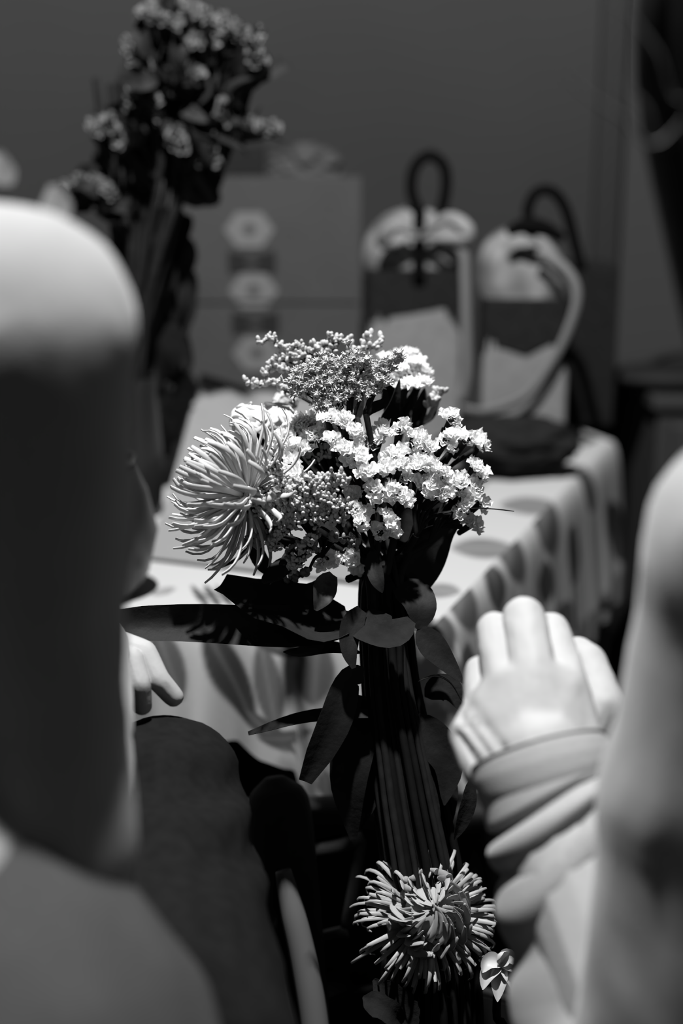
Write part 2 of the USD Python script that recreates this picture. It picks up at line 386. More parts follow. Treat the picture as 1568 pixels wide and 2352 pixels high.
# sheet of wrapping paper on the cloth
pz = TABLE_Z + 0.004
cor = [on_plane(345, 1284, pz), on_plane(860, 1345, pz), on_depth_y(905, 960, 1.66), on_depth_y(462, 872, 1.70)]
uu, vv = np.meshgrid(np.linspace(0, 1, 50), np.linspace(0, 1, 60), indexing='ij')
pp = (cor[0] * ((1 - uu) * (1 - vv))[..., None] + cor[1] * (uu * (1 - vv))[..., None] + cor[2] * (uu * vv)[..., None] + cor[3] * ((1 - uu) * vv)[..., None])
pp[..., 2] += 0.008 * np.exp(-((vv - 0.12 - 0.1 * uu) / 0.05) ** 2) + 0.004 * meshkit.noise(pp * 12) + 0.012 * np.clip(0.25 - uu, 0, 1) * np.clip(vv - 0.5, 0, 1) * 4
pv = np.vstack([pp.reshape(-1, 3), pp.reshape(-1, 3) - [0, 0, 0.0008]])
solid('wrapping_paper', (pv, np.vstack([grid_faces(50, 60)[:, ::-1], grid_faces(50, 60) + 3000])), M['kraft'], 'large plain sheet of wrapping paper sloping up from the table behind the chrysanthemum', 'paper', smooth=True)

# crumpled tissue at the left
tc = P(330, 960, 1.55)
v, f = ball((0, 0, 0), 1.0, 4)
n_ = meshkit.fbm(v * 1.7 + 3, 4, 4)
v = v * (0.45 + 1.1 * n_)[:, None] * np.array([0.052, 0.05, 0.09])
v[:, 2] -= v[:, 2].min()
g0 = on_plane(335, 1075, TABLE_Z + 0.004)
solid('crumpled_tissue', (v + [g0[0], g0[1], TABLE_Z + 0.004], f), M['tissue'], 'crumpled pale tissue paper standing on the table behind the left arm', 'tissue paper', smooth=25)

# ------------------------------------------------------------------ background objects on the table
BACK_Z = TABLE_Z + 0.0035
def at_y(px, py, y): return on_depth_y(px, py, y)
# paper bag with motif column
by = 1.95
x0, x1 = at_y(352, 700, by)[0], at_y(828, 700, by)[0]
zt = at_y(600, 405, by)[2]
bw, bh, bd = x1 - x0, zt - BACK_Z, 0.12
pb = Thing('paper_bag', 'tall grey paper bag with a column of ring-shaped motifs', 'paper bag', ((x0 + x1) / 2, by + bd / 2, BACK_Z))
cx, cy = (x0 + x1) / 2, by + bd / 2
pb.part('front_panel', box((cx, by, BACK_Z + bh / 2), (bw, 0.002, bh)), M['bag'], smooth=False)
pb.part('back_panel', box((cx, by + bd, BACK_Z + bh / 2), (bw, 0.002, bh)), M['bag'], smooth=False)
for sx in (-1, 1):
    sv_ = np.array([[cx + sx * bw / 2, by, BACK_Z], [cx + sx * (bw / 2 - 0.012), by + bd / 2, BACK_Z], [cx + sx * bw / 2, by + bd, BACK_Z],
                    [cx + sx * bw / 2, by, zt], [cx + sx * (bw / 2 - 0.03), by + bd / 2, zt], [cx + sx * bw / 2, by + bd, zt]])
    sv_ = np.vstack([sv_, sv_ + [sx * -0.001, 0, 0]])
    fs = np.array([[0, 1, 4], [0, 4, 3], [1, 2, 5], [1, 5, 4]])
    pb.part('side_gusset', (sv_, np.vstack([fs, fs[:, ::-1] + 6])), M['bag'], smooth=False)
pb.part('base', box((cx, by + bd / 2, BACK_Z + 0.002), (bw - 0.03, bd - 0.004, 0.002)), M['bag'], smooth=False)
pb.part('folded_flap', box((cx + 0.02, by - 0.004, at_y(600, 690, by)[2]), (bw - 0.05, 0.0015, 0.0016)), M['bag'], smooth=False)
def ring_plate(c, outer, inner, ys=0.0012):
    """flat print: polygon ring in the xz plane"""
    n = len(outer); o = np.array([[c[0] + x, c[1], c[2] + z] for x, z in outer]); i = np.array([[c[0] + x, c[1], c[2] + z] for x, z in inner])
    v = np.vstack([o, i, o + [0, ys, 0], i + [0, ys, 0]]); a = np.arange(n); b = (a + 1) % n
    f = np.vstack([np.stack([a, b, n + b], 1), np.stack([a, n + b, n + a], 1), np.stack([2 * n + a, a, b], 1)[:, [0, 2, 1]], np.stack([2 * n + a, 2 * n + b, b], 1)])
    return v, f
def hexa(w, h, n=6, ph=0): return [(w * math.cos(ph + k * 2 * math.pi / n), h * math.sin(ph + k * 2 * math.pi / n)) for k in range(n)]
for px, py, kind in ((572, 528, 1), (578, 602, 0), (582, 668, 1), (586, 742, 0), (590, 812, 1)):
    c = at_y(px, py, by - 0.0025)
    if kind:
        pb.part('printed_hexagon', ring_plate(c, hexa(0.034, 0.027, 6), hexa(0.008, 0.008, 6)), M['bag_pale'], smooth=False, label='pale printed hexagon ring')
    else:
        o = [(-0.031, 0.016), (0, 0.008), (0.031, 0.016), (0.033, 0), (0.031, -0.016), (0, -0.010), (-0.031, -0.016), (-0.033, 0)]
        i = [(-0.007, 0.004), (0, 0.005), (0.007, 0.004), (0.008, 0), (0.007, -0.004), (0, -0.005), (-0.007, -0.004), (-0.008, 0)]
        pb.part('printed_bow', ring_plate(c, o, i), M['bag_dark'], smooth=False, label='dark printed bow shape')

# crumpled paper on the bag and dark leaf beside it
v, f = ball((0, 0, 0), 1.0, 4)
v = v * (0.5 + meshkit.fbm(v * 2.2, 4, 9))[:, None] * np.array([0.052, 0.035, 0.03])
c = at_y(700, 388, by + 0.06)
solid('crumpled_paper', (v + c, f), M['bag'], 'crumpled grey paper sticking out of the grey paper bag top', 'paper', smooth=25)
c0_, c1_ = at_y(500, 392, by + 0.03), at_y(612, 352, by + 0.03)
solid('black_card', box(((c0_ + c1_) / 2 + [0, 0.01, 0.0]), (0.062, 0.008, 0.05), 0.1, 0.003), M['black'], 'black card standing in the grey paper bag below the dark flower bunch', 'card')

# two gift bags
def gift_bag(px_l, px_r, py_top, py_band0, py_band1, py_bot, y, depth, label, strap_pts, loop, rot, flip):
    xl, xr = at_y(px_l, py_band0, y)[0], at_y(px_r, py_band0, y)[0]
    zb0, zb1 = at_y(784, py_band0, y)[2], at_y(784, py_band1, y)[2]
    w = xr - xl; cx = (xl + xr) / 2; cy = y + depth / 2
    g = Thing('gift_bag', label, 'bag', (cx, cy, BACK_Z))
    g.part('body', box((cx, cy, (BACK_Z + zb0) / 2), (w, depth, zb0 - BACK_Z), rot, 0.008), M['canvas'])
    # jagged dark band round the body
    n = 120; per = []
    a = np.linspace(0, 2 * np.pi, n, endpoint=False)
    se = lambda t, p: np.sign(t) * np.abs(t) ** p
    ex, ey = se(np.cos(a), 0.22) * (w / 2 + 0.002), se(np.sin(a), 0.22) * (depth / 2 + 0.002)
    rr = np.random.default_rng(5 + flip)
    jag = zb1 + rr.uniform(-0.012, 0.010, n) + 0.012 * np.sin(a * 3 + flip)
    c_, s_ = math.cos(rot), math.sin(rot)
    X, Y = cx + ex * c_ - ey * s_, cy + ex * s_ + ey * c_
    ring = []
    for z, k in ((np.full(n, zb0 + 0.002), 1.0), (jag * 0.4 + zb0 * 0.6, 1.01), (jag, 1.012), (jag, 0.985), (np.full(n, zb0 + 0.002), 0.97)):
        ring.append(np.stack([cx + (X - cx) * k, cy + (Y - cy) * k, z], 1))
    v = np.vstack(ring); i = np.arange(4)[:, None] * n; j = np.arange(n)[None, :]; j2 = (j + 1) % n
    f = np.concatenate([np.stack([i + j, i + n + j2, i + j2], -1).reshape(-1, 3), np.stack([i + j, i + n + j, i + n + j2], -1).reshape(-1, 3)])
    band = g.part('felt_band', (v, f), M['felt'], label='dark felt band with a ragged lower edge')
    zt = at_y(784, py_top, y)[2]
    # gathered printed cloth dome
    v, f = ball((0, 0, 0), 1.0, 4)
    k = np.abs(np.sin(np.arctan2(v[:, 1], v[:, 0]) * 5 + 1))
    v = v * np.array([w / 2 + 0.012, depth / 2 + 0.008, (zt - zb0) + 0.004])
    v[:, :2] *= (0.90 + 0.12 * k * np.clip(v[:, 2] / (zt - zb0), 0, 1))[:, None]
    v[:, 2] = np.where(v[:, 2] < -0.012, -0.012, v[:, 2])
    if flip: v = v @ np.array([[1, 0, -0.16], [0, 1, 0], [0, 0, 1]]).T
    g.part('gathered_cloth', (v + [cx, cy, zb0], f), M['print'], smooth=60, label='pale patterned cloth gathered over the top')
    yc = y - 0.012
    lp = [at_y(p[0], p[1], yc + 0.04) for p in loop]
    g.part('handle', tube(spline(lp, 40), 0.0072, 10), M['cord'], smooth=True)
    sp = [at_y(p[0], p[1], y - 0.016) for p in strap_pts]
    g.part('strap', tube(spline(sp, 40), 0.0068, 10, ell=(1, 0.5)), M['strap'], smooth=True, label='pale webbing strap hanging down')
    return g, cx, cy, w
g1, *_ = gift_bag(842, 1062, 488, 622, 740, 960, 1.82, 0.11, 'gift bag with an upright black loop handle, beside the grey paper bag', [(1028, 548), (1062, 575), (1068, 640), (1070, 740), (1072, 850), (1060, 920)],
     [(968, 500), (945, 440), (952, 385), (985, 357), (1018, 380), (1024, 430), (1010, 500)], 0.03, 0)
g1.part('webbing', box(at_y(962, 555, 1.808), (0.016, 0.004, 0.085)), M['cord'], smooth=False)
g1.part('bow', join([tube(spline([at_y(a, b, 1.80) for a, b in pts], 14), [0.003, 0.011, 0.003], 8) for pts in (((960, 540), (905, 520), (880, 560), (960, 545)), ((965, 540), (1030, 500), (1075, 545), (965, 548)))]), M['print'], smooth=True)
g2, *_ = gift_bag(1118, 1318, 535, 690, 810, 1010, 1.77, 0.12, 'gift bag with a long pale strap looping down its right side', [(1235, 575), (1300, 620), (1325, 680), (1300, 770), (1250, 860), (1200, 915), (1120, 945), (1060, 940)],
     [(1218, 530), (1212, 480), (1232, 442), (1268, 440), (1298, 480), (1320, 560), (1335, 620)], -0.06, 1)
g2.part('knot', tube(spline([at_y(a, b, 1.755) for a, b in ((1165, 535), (1200, 520), (1250, 525), (1292, 548))], 14), [0.006, 0.012, 0.006], 10), M['cord'], smooth=True)

sc0 = on_plane(1172, 1095, BACK_Z)
v, f = ball((0, 0, 0), 1.0, 4)
v = v * (0.75 + 0.5 * meshkit.fbm(v * 2.5, 3, 12))[:, None] * np.array([0.085, 0.05, 0.035]); v[:, 2] -= v[:, 2].min()
solid('folded_scarf', (v + [sc0[0], sc0[1] + 0.02, BACK_Z], f), M['felt'], 'dark crumpled scarf on the table in front of the gift bags', 'scarf', smooth=40)
# dark box behind the second bag, dish, black handbag, cabinet
c = at_y(1352, 730, 1.99)
bx_t = at_y(1352, 608, 1.99)[2]
solid('dark_box', box((c[0], 2.03, (bx_t + BACK_Z) / 2), (0.075, 0.09, bx_t - BACK_Z), 0.1, 0.004), M['felt'], 'dark upright box behind the gift bag with the looping strap', 'box')
d_ = on_plane(1345, 905, BACK_Z)
solid('shallow_dish', lathe((d_[0], d_[1], BACK_Z), [(0.001, 0.0), (0.05, 0.0), (0.075, 0.03), (0.08, 0.034), (0.077, 0.036), (0.05, 0.008), (0.001, 0.006)]), M['dish'], 'shallow grey dish at the far right end of the table', 'dish')
cb = at_y(1500, 880, 2.1)
ch = cb[2]
cab = Thing('cabinet', 'low dark cabinet standing against the wall at the right', 'cabinet', (0.72, 2.14, 0))
cab.part('body', box((0.78, 2.14, (ch - 0.02) / 2), (0.66, 0.3, ch - 0.022), 0, 0.003), M['cabinet'])
cab.part('top', box((0.78, 2.14, ch - 0.009), (0.68, 0.32, 0.02), 0, 0.003), M['cabinet'])
for sx in (-1, 1):
    cab.part('door', box((0.78 + sx * 0.16, 1.985, ch * 0.5), (0.30, 0.016, ch - 0.08), 0, 0.003), M['cabinet'])
hb = np.array([0.50, 2.06, ch + 0.001])
hbag = Thing('handbag', 'black handbag slumped on the dark cabinet', 'handbag', hb)
v, f = ball((0, 0, 0), 1.0, 3, (0.11, 0.06, 0.022)); v[:, 2] = np.maximum(v[:, 2], -0.016); v[:, 2] -= v[:, 2].min()
hbag.part('body', (v + hb, f), M['black'], smooth=True)
hbag.part('handle', tube(spline([hb + [-0.06, 0, 0.03], hb + [-0.02, -0.01, 0.05], hb + [0.06, -0.01, 0.05], hb + [0.09, 0, 0.025]], 20), 0.006, 8), M['black'], smooth=True)

# black vase at the left of the table, behind the arm
vb = on_plane(262, 1400, TABLE_Z + 0.003)
vs = 1.0
vz = at_y(300, 1085, vb[1])[2] - TABLE_Z
solid('bulbous_vase', lathe((vb[0] - 0.02, vb[1] + 0.05, TABLE_Z + 0.003), [(0.001, 0), (0.034, 0), (0.045, 0.02), (0.054, vz * 0.45), (0.046, vz * 0.75), (0.034, vz * 0.95), (0.037, vz), (0.032, vz), (0.03, vz * 0.9), (0.001, vz * 0.85)]), M['vase'], 'black bulbous vase on the table edge, peeping out behind the left arm', 'vase')

# ------------------------------------------------------------------ flower builders
def floret_mesh(seed, R=0.0065, na=22, nr=5):
    r = np.random.default_rng(seed)
    a = np.arange(na) / na * 2 * np.pi; vs = []
    ph = r.uniform(0, 6.28, 4)
    for layer, (k, tilt) in enumerate(((1.0, 0.40), (0.62, 0.85))):
        for i in range(nr):
            q = (i + 0.15) / (nr - 1 + 0.15)
            lob = 1 + 0.16 * np.cos(5 * a + ph[0] + layer) * q + r.normal(0, 0.05, na) * q
            ruff = (0.20 * np.sin(7 * a + ph[1]) + 0.16 * np.sin(12 * a + ph[2]) + r.normal(0, 0.10, na)) * q ** 2
            rad = R * k * q * lob
            z = R * k * (tilt * q ** 1.3 * 1.2 + ruff) + 0.0004 * layer
            vs.append(np.stack([rad * np.cos(a), rad * np.sin(a), z], 1))
    fs = []
    for L in range(2):
        for i in range(nr - 1):
            o = (L * nr + i) * na; j = np.arange(na); j2 = (j + 1) % na
            fs += [np.stack([o + j, o + j2, o + na + j2], 1), np.stack([o + j, o + na + j2, o + na + j], 1)]
    return np.vstack(vs), np.vstack(fs)
FLORETS = [floret_mesh(100 + k) for k in range(10)]

def orient(v, axis, spin=0.0):
    z = unit(axis); x = unit(np.cross([0.3, 0.9, 0.1], z)); y = np.cross(z, x)
    c, s = math.cos(spin), math.sin(spin)
    return v @ np.stack([x * c + y * s, -x * s + y * c, z])

NECK = P(880, 1345, 1.02)
BUCKET = np.array([P(990, 2470, 1.02)[0], P(990, 2470, 1.02)[1] + 0.01, 0.0])
RIM_Z = P(990, 2470, 1.02)[2]
BC = P(800, 1140, 1.05)
sk = [0]
def stem_path(start, wide=1.0):
    """from a flower's node through the neck of the bunch and down into the bucket"""
    k = sk[0]; sk[0] += 1
    r = np.random.default_rng(50 + k)
    a = k * 2.399; q = 0.006 + 0.010 * math.sqrt((k % 12) / 12.0)
    o = np.array([math.cos(a) * q, math.sin(a) * q, 0])
    p1 = NECK + o * 1.1
    p2 = P(893, 1560, 1.02) + o * 1.3
    p3 = P(930, 1800, 1.02) + o * 1.7 + [0, 0, 0]
    p4 = P(975, 2080, 1.02) + o * 2.0
    p5 = np.array([BUCKET[0], BUCKET[1], RIM_Z]) + o * 2.5
    p6 = BUCKET + o * 2.2 + [0, 0, 0.05]
    return spline([start, start * 0.35 + p1 * 0.65 + [0, 0, 0.004], p1, p2, p3, p4, p5, p6], 60)

def dome_depth(px, py, front=0.0):
    q = 1 - ((px - 780) / 380.0) ** 2 - ((py - 1090) / 280.0) ** 2
    return 1.045 - 0.075 * math.sqrt(max(0.0, q)) + front

def statice(label, clusters, node, material='statice', group=None, stem=True, seed=0, size=1.0):
    """clusters: (px, py, radius px, depth offset, stretch angle or None)"""
    r = np.random.default_rng(seed)
    th = Thing('statice', label, 'flower', BUCKET, group)
    tubes = [tube(stem_path(node), 0.0028, 8)]
    for (px, py, rad, dz, ang) in clusters:
        d = dome_depth(px, py, dz)
        c = P(px, py, d)
        nrm = unit(unit(c - BC) * 1.0 + np.array([0, -0.65, 0.75]))
        n = max(2, int(round((rad / 14.0) ** 2 * 1.25)))
        ux = RT; uy = UP
        base = c - nrm * 0.012 * rad / 26
        mid = base * 0.55 + node * 0.45 + np.array([0, 0, 0.006]) - nrm * 0.006
        tubes.append(tube(spline([base, mid, node], 12), [0.0022, 0.0013, 0.0016], 6, ell=(1, 1)))
        # green calyx wings behind the florets
        tubes.append(tube(spline([c - nrm * 0.001, base - nrm * 0.004 - np.array([0, 0, 0.004])], 5), [0.26 * rad * d / FPX * 1.3, 0.0020], 7))
        for k in range(n):
            if ang is not None:
                t = (k / max(1, n - 1) - 0.5) * 2 if n > 1 else 0
                h_ = max(6.0, rad - 12); x = t * h_ * math.cos(ang) + r.normal(0, 3); y = t * h_ * math.sin(ang) + r.normal(0, 3)
            else:
                q = math.sqrt((k + 0.4) / n) * max(3.0, rad - 12); aa = k * 2.399 + r.uniform(0, 6)
                x, y = q * math.cos(aa), q * math.sin(aa)
            sc = size * r.uniform(0.66, 0.92)
            p = P(px + x, py + y, d + r.normal(0, 0.0015)) + nrm * r.uniform(-0.001, 0.003)
            ax = unit(nrm + RT * x / rad * 0.5 - UP * y / rad * 0.5 + r.normal(0, 0.28, 3))
            v, f = FLORETS[r.integers(len(FLORETS))]
            th.part('floret', (orient(v * sc, ax, r.uniform(0, 6.28)) + p - ax * 0.004, f), M[material], smooth=35)
    th.part('stem', join(tubes), M['twig'] if stem else M['stem'], smooth=True)
    return th

def chrysanthemum(label, base, axis, layers, material, seed, stem_pts, leaves=(), head_r=0.010, core=None):
    r = np.random.default_rng(seed)
    th = Thing('chrysanthemum', label, 'flower', BUCKET)
    z = unit(axis); x = unit(np.cross([0.1, 0.2, 0.97], z)); y = np.cross(z, x)
    for (n, th0, th1, l0, l1, w, bend, hook, droop) in layers:
        for k in range(n):
            q = (k + 0.5) / n
            t = math.radians(th0 + (th1 - th0) * q + r.normal(0, 4)); ph = k * 2.39996 + r.normal(0, 0.1)
            L = (l0 + (l1 - l0) * q) * r.uniform(0.86, 1.1)
            o = x * math.cos(ph) + y * math.sin(ph)
            side = unit(np.cross(z, o))
            p = base + o * head_r * math.sin(min(t, 1.6)) * 0.8 + z * head_r * math.cos(t) * 0.6
            pts = [p]; ang = t - math.radians(bend) * 0.5; m = 10
            hk = hook * r.uniform(0.4, 1.25); wob = r.normal(0, 0.10); tw = r.normal(0, 0.05)
            for s in range(m):
                f_ = s / (m - 1)
                ang_s = ang + math.radians(bend) * f_ - math.radians(hk) * max(0, f_ - 0.62) / 0.38 * 1.0
                dr = z * math.cos(ang_s) + o * math.sin(ang_s) + side * (wob * f_ + tw) + np.array([0, 0, -droop]) * f_
                p = p + unit(dr) * L / m; pts.append(p)
            wd = w * r.uniform(0.8, 1.2)
            prof = [0.55, 0.75, 0.95, 1.0, 1.0, 0.95, 0.85, 0.8, 0.6]
            th.part('petal', tube(np.array(pts), np.array(prof) * wd / 2, 6, hint=z * math.sin(t) - o * math.cos(t), ell=(0.42, 1)), M[material], smooth=True)
    if core:
        n, Rb, lift = core; cc = base + z * lift
        th.part('heart', ball(cc, Rb * 0.66, 3), M[material], smooth=True)
        for k in range(n):
            q = (k + 0.5) / n; tip = math.radians(-14 + 88 * q ** 0.75 + r.normal(0, 8)); ph = k * 2.39996; m = 10; rad = Rb * (0.70 + 0.36 * q) * r.uniform(.92, 1.08); swl = r.normal(0.35, 0.3); pts = []
            for s_ in np.linspace(0, 1, m):
                t = math.radians(118) * (1 - s_) + tip * s_; p_ = ph + swl * s_ ** 1.5
                o = x * math.cos(p_) + y * math.sin(p_); rr = rad * (0.55 + 0.45 * min(1, s_ * 2.2)) * (1 + 0.07 * max(0, s_ - .8) / .2)
                pts.append(cc + rr * (z * math.cos(t) + o * math.sin(t)))
            wd = 0.0062 * r.uniform(.85, 1.15) * (0.6 + 0.5 * q)
            th.part('petal', tube(np.array(pts), np.array([.5, .8, 1, 1, .95, .75, .4]) * wd / 2, 6, hint=unit(pts[5] - cc), ell=(0.35, 1)), M[material], smooth=True)
    th.part('receptacle', ball(base - z * 0.003, 0.011, 2), M['stem'], smooth=True)
    th.part('stem', tube(stem_pts, 0.003, 8), M['stem'], smooth=True)
    for lf in leaves:
        th.part('leaf', lf, M['leaf_mid'], smooth=50)
    return th

CX, CY, CS = 550, 740, 2.412
def goldenrod(label, sprays, node, material, seed, dz=0.0, bud=0.0017, density=5.0, fluffy=False, jitter=6.5, per=2, d_fix=None):
    r = np.random.default_rng(seed)
    th = Thing('goldenrod', label, 'flower', BUCKET)
    tubes = [tube(stem_path(node), 0.0022, 8)]
    s0 = trimesh.creation.icosphere(1, 1.0); bv, bf = np.array(s0.vertices), np.array(s0.faces)
    for sp in sprays:
        q = [(CX + a / CS, CY + b / CS) for a, b in sp]
        w = np.array([P(a, b, (dome_depth(a, b, dz) if d_fix is None else d_fix)) for a, b in q])
        ln = sum(math.dist(q[i], q[i + 1]) for i in range(len(q) - 1))
        path = spline(w, max(6, int(ln / 5)))
        tubes.append(tube(path, [0.0006, 0.0010], 5))
        tubes.append(tube(spline([path[-1], path[-1] * 0.5 + node * 0.5 + [0, 0, 0.004], node], 8), [0.001, 0.0016], 5))
        n = max(3, int(ln / density)); ms = []
        for k in range(n):
            c0 = path[int(k / n * len(path))]
            for _ in range(per):
                off = r.normal(0, 1, 3) * jitter * 0.000306 * 0.55
                off[2] += 0.0012
                c = c0 + off
                ax = unit(off + np.array([0, -0.001, 0.0025]) + r.normal(0, 0.001, 3))
                s = bud * r.uniform(0.75, 1.3)
                ms.append((orient(bv * np.array([0.78, 0.78, 1.35]) * s, ax) + c, bf))
                if fluffy and r.random() < 0.75:
                    for a in range(6):
                        aa = a * 1.047 + r.uniform(0, 0.5)
                        d = orient(np.array([[math.cos(aa) * 0.9, math.sin(aa) * 0.9, 0.75]]), ax)[0]
                        ms.append(tube(np.array([c + ax * s, c + ax * s * 0.9 + d * s * 0.9, c + ax * s * 0.9 + d * s * 1.9]), [0.35 * s, 0.4 * s, 0.12 * s], 4))
                else:
                    tubes.append(tube(np.array([c - ax * s, c0]), [0.0005, 0.0004], 3, cap=False))
        th.part('bud_spray', join(ms), M[material], smooth=60, kind='stuff')
    th.part('stem', join(tubes), M['twig'], smooth=True)
    return th

# ------------------------------------------------------------------ the bouquet
# big spider chrysanthemum on the left
mb = P(572, 1142, 0.985)
chrysanthemum('large pale spider chrysanthemum facing left at the bouquet side', mb, -RT * 0.88 + UP * 0.42 + FWD * 0.02,
    [(44, 4, 40, 0.040, 0.050, 0.0050, 18, 60, 0.0), (76, 34, 74, 0.048, 0.056, 0.0050, 14, 70, 0.05), (60, 66, 104, 0.052, 0.058, 0.0048, -8, 60, 0.12), (22, 100, 128, 0.040, 0.052, 0.0050, -30, 30, 0.15)],
    'mum', 21, stem_path(mb + np.array([0.012, 0.006, -0.004])))
# chrysanthemum below
lb = P(980, 2105, 1.0)
leafp = [P(945, 2370, 0.985), P(925, 2330, 0.985), P(893, 2290, 0.985), P(858, 2250, 0.985)]
leafq = [P(925, 2352, 0.985), P(895, 2325, 0.975), P(850, 2300, 0.975), P(833, 2290, 0.975)]
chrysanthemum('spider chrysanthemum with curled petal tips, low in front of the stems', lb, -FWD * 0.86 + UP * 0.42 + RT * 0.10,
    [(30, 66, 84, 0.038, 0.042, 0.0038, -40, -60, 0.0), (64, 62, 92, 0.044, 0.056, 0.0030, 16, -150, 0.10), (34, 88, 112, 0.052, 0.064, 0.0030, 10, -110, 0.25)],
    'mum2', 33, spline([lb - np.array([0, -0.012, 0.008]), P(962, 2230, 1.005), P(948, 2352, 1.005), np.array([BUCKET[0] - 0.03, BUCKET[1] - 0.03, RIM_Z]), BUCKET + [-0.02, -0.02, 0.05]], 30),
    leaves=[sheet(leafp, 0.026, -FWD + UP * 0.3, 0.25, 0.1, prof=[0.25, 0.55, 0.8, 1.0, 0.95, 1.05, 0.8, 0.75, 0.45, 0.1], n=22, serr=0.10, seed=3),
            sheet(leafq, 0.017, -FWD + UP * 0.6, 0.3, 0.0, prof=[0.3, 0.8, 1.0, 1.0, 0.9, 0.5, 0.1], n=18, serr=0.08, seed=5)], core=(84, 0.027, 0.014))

F = 0.0
statice('white statice with three drooping flower rows at the bouquet centre', [
    (763, 1005, 26, 0, 0.8), (790, 1026, 22, 0, 0.7), (824, 1047, 34, 0, None), (840, 1078, 28, -.004, None), (884, 1072, 24, 0, None), (857, 1125, 30, -.004, 1.35),
    (815, 1165, 20, 0, 1.0), (828, 1197, 24, -.004, 0.9), (842, 1172, 18, .004, None), (815, 1134, 24, .018, None), (874, 1222, 24, -.004, 1.2), (800, 1044, 20, .004, None)], P(868, 1240, 1.0), seed=1)
statice('white statice with ruffled heads right of the bouquet centre', [
    (911, 1128, 34, -.004, None), (934, 1146, 20, 0, 1.1), (923, 1063, 28, 0, 0.4), (906, 1038, 28, .004, -0.3), (952, 1009, 34, .006, None), (981, 1030, 36, .004, None),
    (921, 980, 24, .004, None), (894, 1186, 24, -.004, 1.1), (908, 1214, 22, -.004, 0.6), (931, 1092, 18, .012, None)], P(905, 1235, 1.01), seed=2)
statice('white statice with long level flower rows at the right', [
    (977, 1067, 38, 0, 0.1), (1012, 1090, 34, 0, -0.3), (985, 1106, 32, 0, 0.05), (1006, 1134, 36, -.002, 0.0), (1030, 1113, 24, .002, 1.1), (1064, 1112, 34, 0, None), (1060, 1167, 28, 0, -0.9)], P(955, 1230, 1.01), seed=3)
statice('white statice drooping at the far right edge of the bouquet', [
    (1097, 1122, 26, 0, 1.3), (1105, 1155, 24, 0, 1.4), (1089, 1200, 28, 0, 0.5), (1093, 1067, 24, 0, 0.9), (1108, 1090, 20, 0, 0.9), (1072, 1135, 20, .006, None)], P(985, 1245, 1.02), seed=4)
statice('white statice sprig with the topmost floret on the right', [
    (1039, 958, 27, .004, 0.7), (1027, 1006, 28, .002, None), (1074, 1003, 32, .002, 0.5), (1108, 1014, 24, .004, 1.2), (1047, 1024, 22, .014, None)], P(975, 1150, 1.03), seed=5)
statice('white statice at the upper left of the bouquet front', [
    (753, 954, 26, .004, 0.2), (793, 960, 26, .002, None), (813, 989, 26, 0, 1.2), (877, 985, 30, .03, None), (860, 1010, 24, .03, None)], P(850, 1180, 1.02), seed=6)
statice('white statice bunch half hidden behind the large chrysanthemum', [
    (716, 972, 40, .035, None), (687, 990, 44, .035, None), (650, 1008, 40, .03, None), (718, 1006, 36, .03, None), (676, 1030, 32, .025, None), (742, 985, 30, .03, None), (676, 1090, 26, .006, None), (662, 1064, 24, .012, None)], P(800, 1220, 1.05), seed=7, size=1.15)
statice('white statice in the shade under the goldenrod', [
    (811, 1277, 28, .01, None), (770, 1283, 28, .01, None), (737, 1291, 22, .008, None), (822, 1302, 24, .012, None)], P(860, 1320, 1.02), seed=8)
# white dome at the top right: one big dense head
th = statice('tall white statice with a broad dome standing behind the top', [
    (885, 835, 30, .05, None), (918, 822, 36, .055, None), (952, 832, 34, .05, None), (905, 850, 34, .045, None), (940, 848, 36, .045, None), (970, 850, 24, .05, None), (890, 860, 24, .05, None), (935, 880, 24, .045, 0.0), (962, 878, 26, .045, 0.0), (930, 815, 26, .06, None)], P(925, 975, 1.09), seed=9, size=1.35)
for pth, w in (([P(905, 980, 1.085), P(898, 930, 1.08), P(915, 870, 1.08)], 0.012), ([P(950, 985, 1.09), P(965, 940, 1.085), P(975, 890, 1.085)], 0.011), ([P(920, 985, 1.08), P(935, 940, 1.08), P(945, 900, 1.08)], 0.009)):
    th.part('winged_stalk', sheet(pth, w, -FWD, 0.4), M['twig'])
# smooth white blossoms behind the chrysanthemum
def round_blossom(label, c, R, material, seed, node):
    r = np.random.default_rng(seed)
    th = Thing('white_blossom', label, 'flower', BUCKET)
    for k in range(26):
        a = k * 2.399; t = 0.15 + 1.35 * math.sqrt(k / 26)
        d = unit(np.array([math.cos(a) * math.sin(t), math.sin(a) * math.sin(t) - 0.1, math.cos(t)]))
        e = unit(d + r.normal(0, .35, 3))
        s = trimesh.creation.icosphere(2, 1.0); v = np.array(s.vertices) * np.array([R * 0.42, R * 0.34, R * 0.09])
        th.part('petal', (orient(v, e, r.uniform(0, 6)) + c + d * R * 0.66, s.faces), M[material], smooth=True)
    th.part('heart', ball(c, R * 0.45, 2), M['twig'], smooth=True)
    th.part('stem', tube(stem_path(node), 0.0025, 8), M['stem'], smooth=True)
round_blossom('round white blossom behind the top petals of the large chrysanthemum', P(574, 974, 1.05), 0.019, 'creamy', 1, P(575, 985, 1.055))
round_blossom('round white blossom between the large chrysanthemum and the statice', P(640, 972, 1.06), 0.019, 'creamy', 2, P(641, 984, 1.065))
round_blossom('pale blurred blossom below the upper goldenrod', P(655, 930, 1.10), 0.013, 'mum', 3, P(655, 940, 1.102))

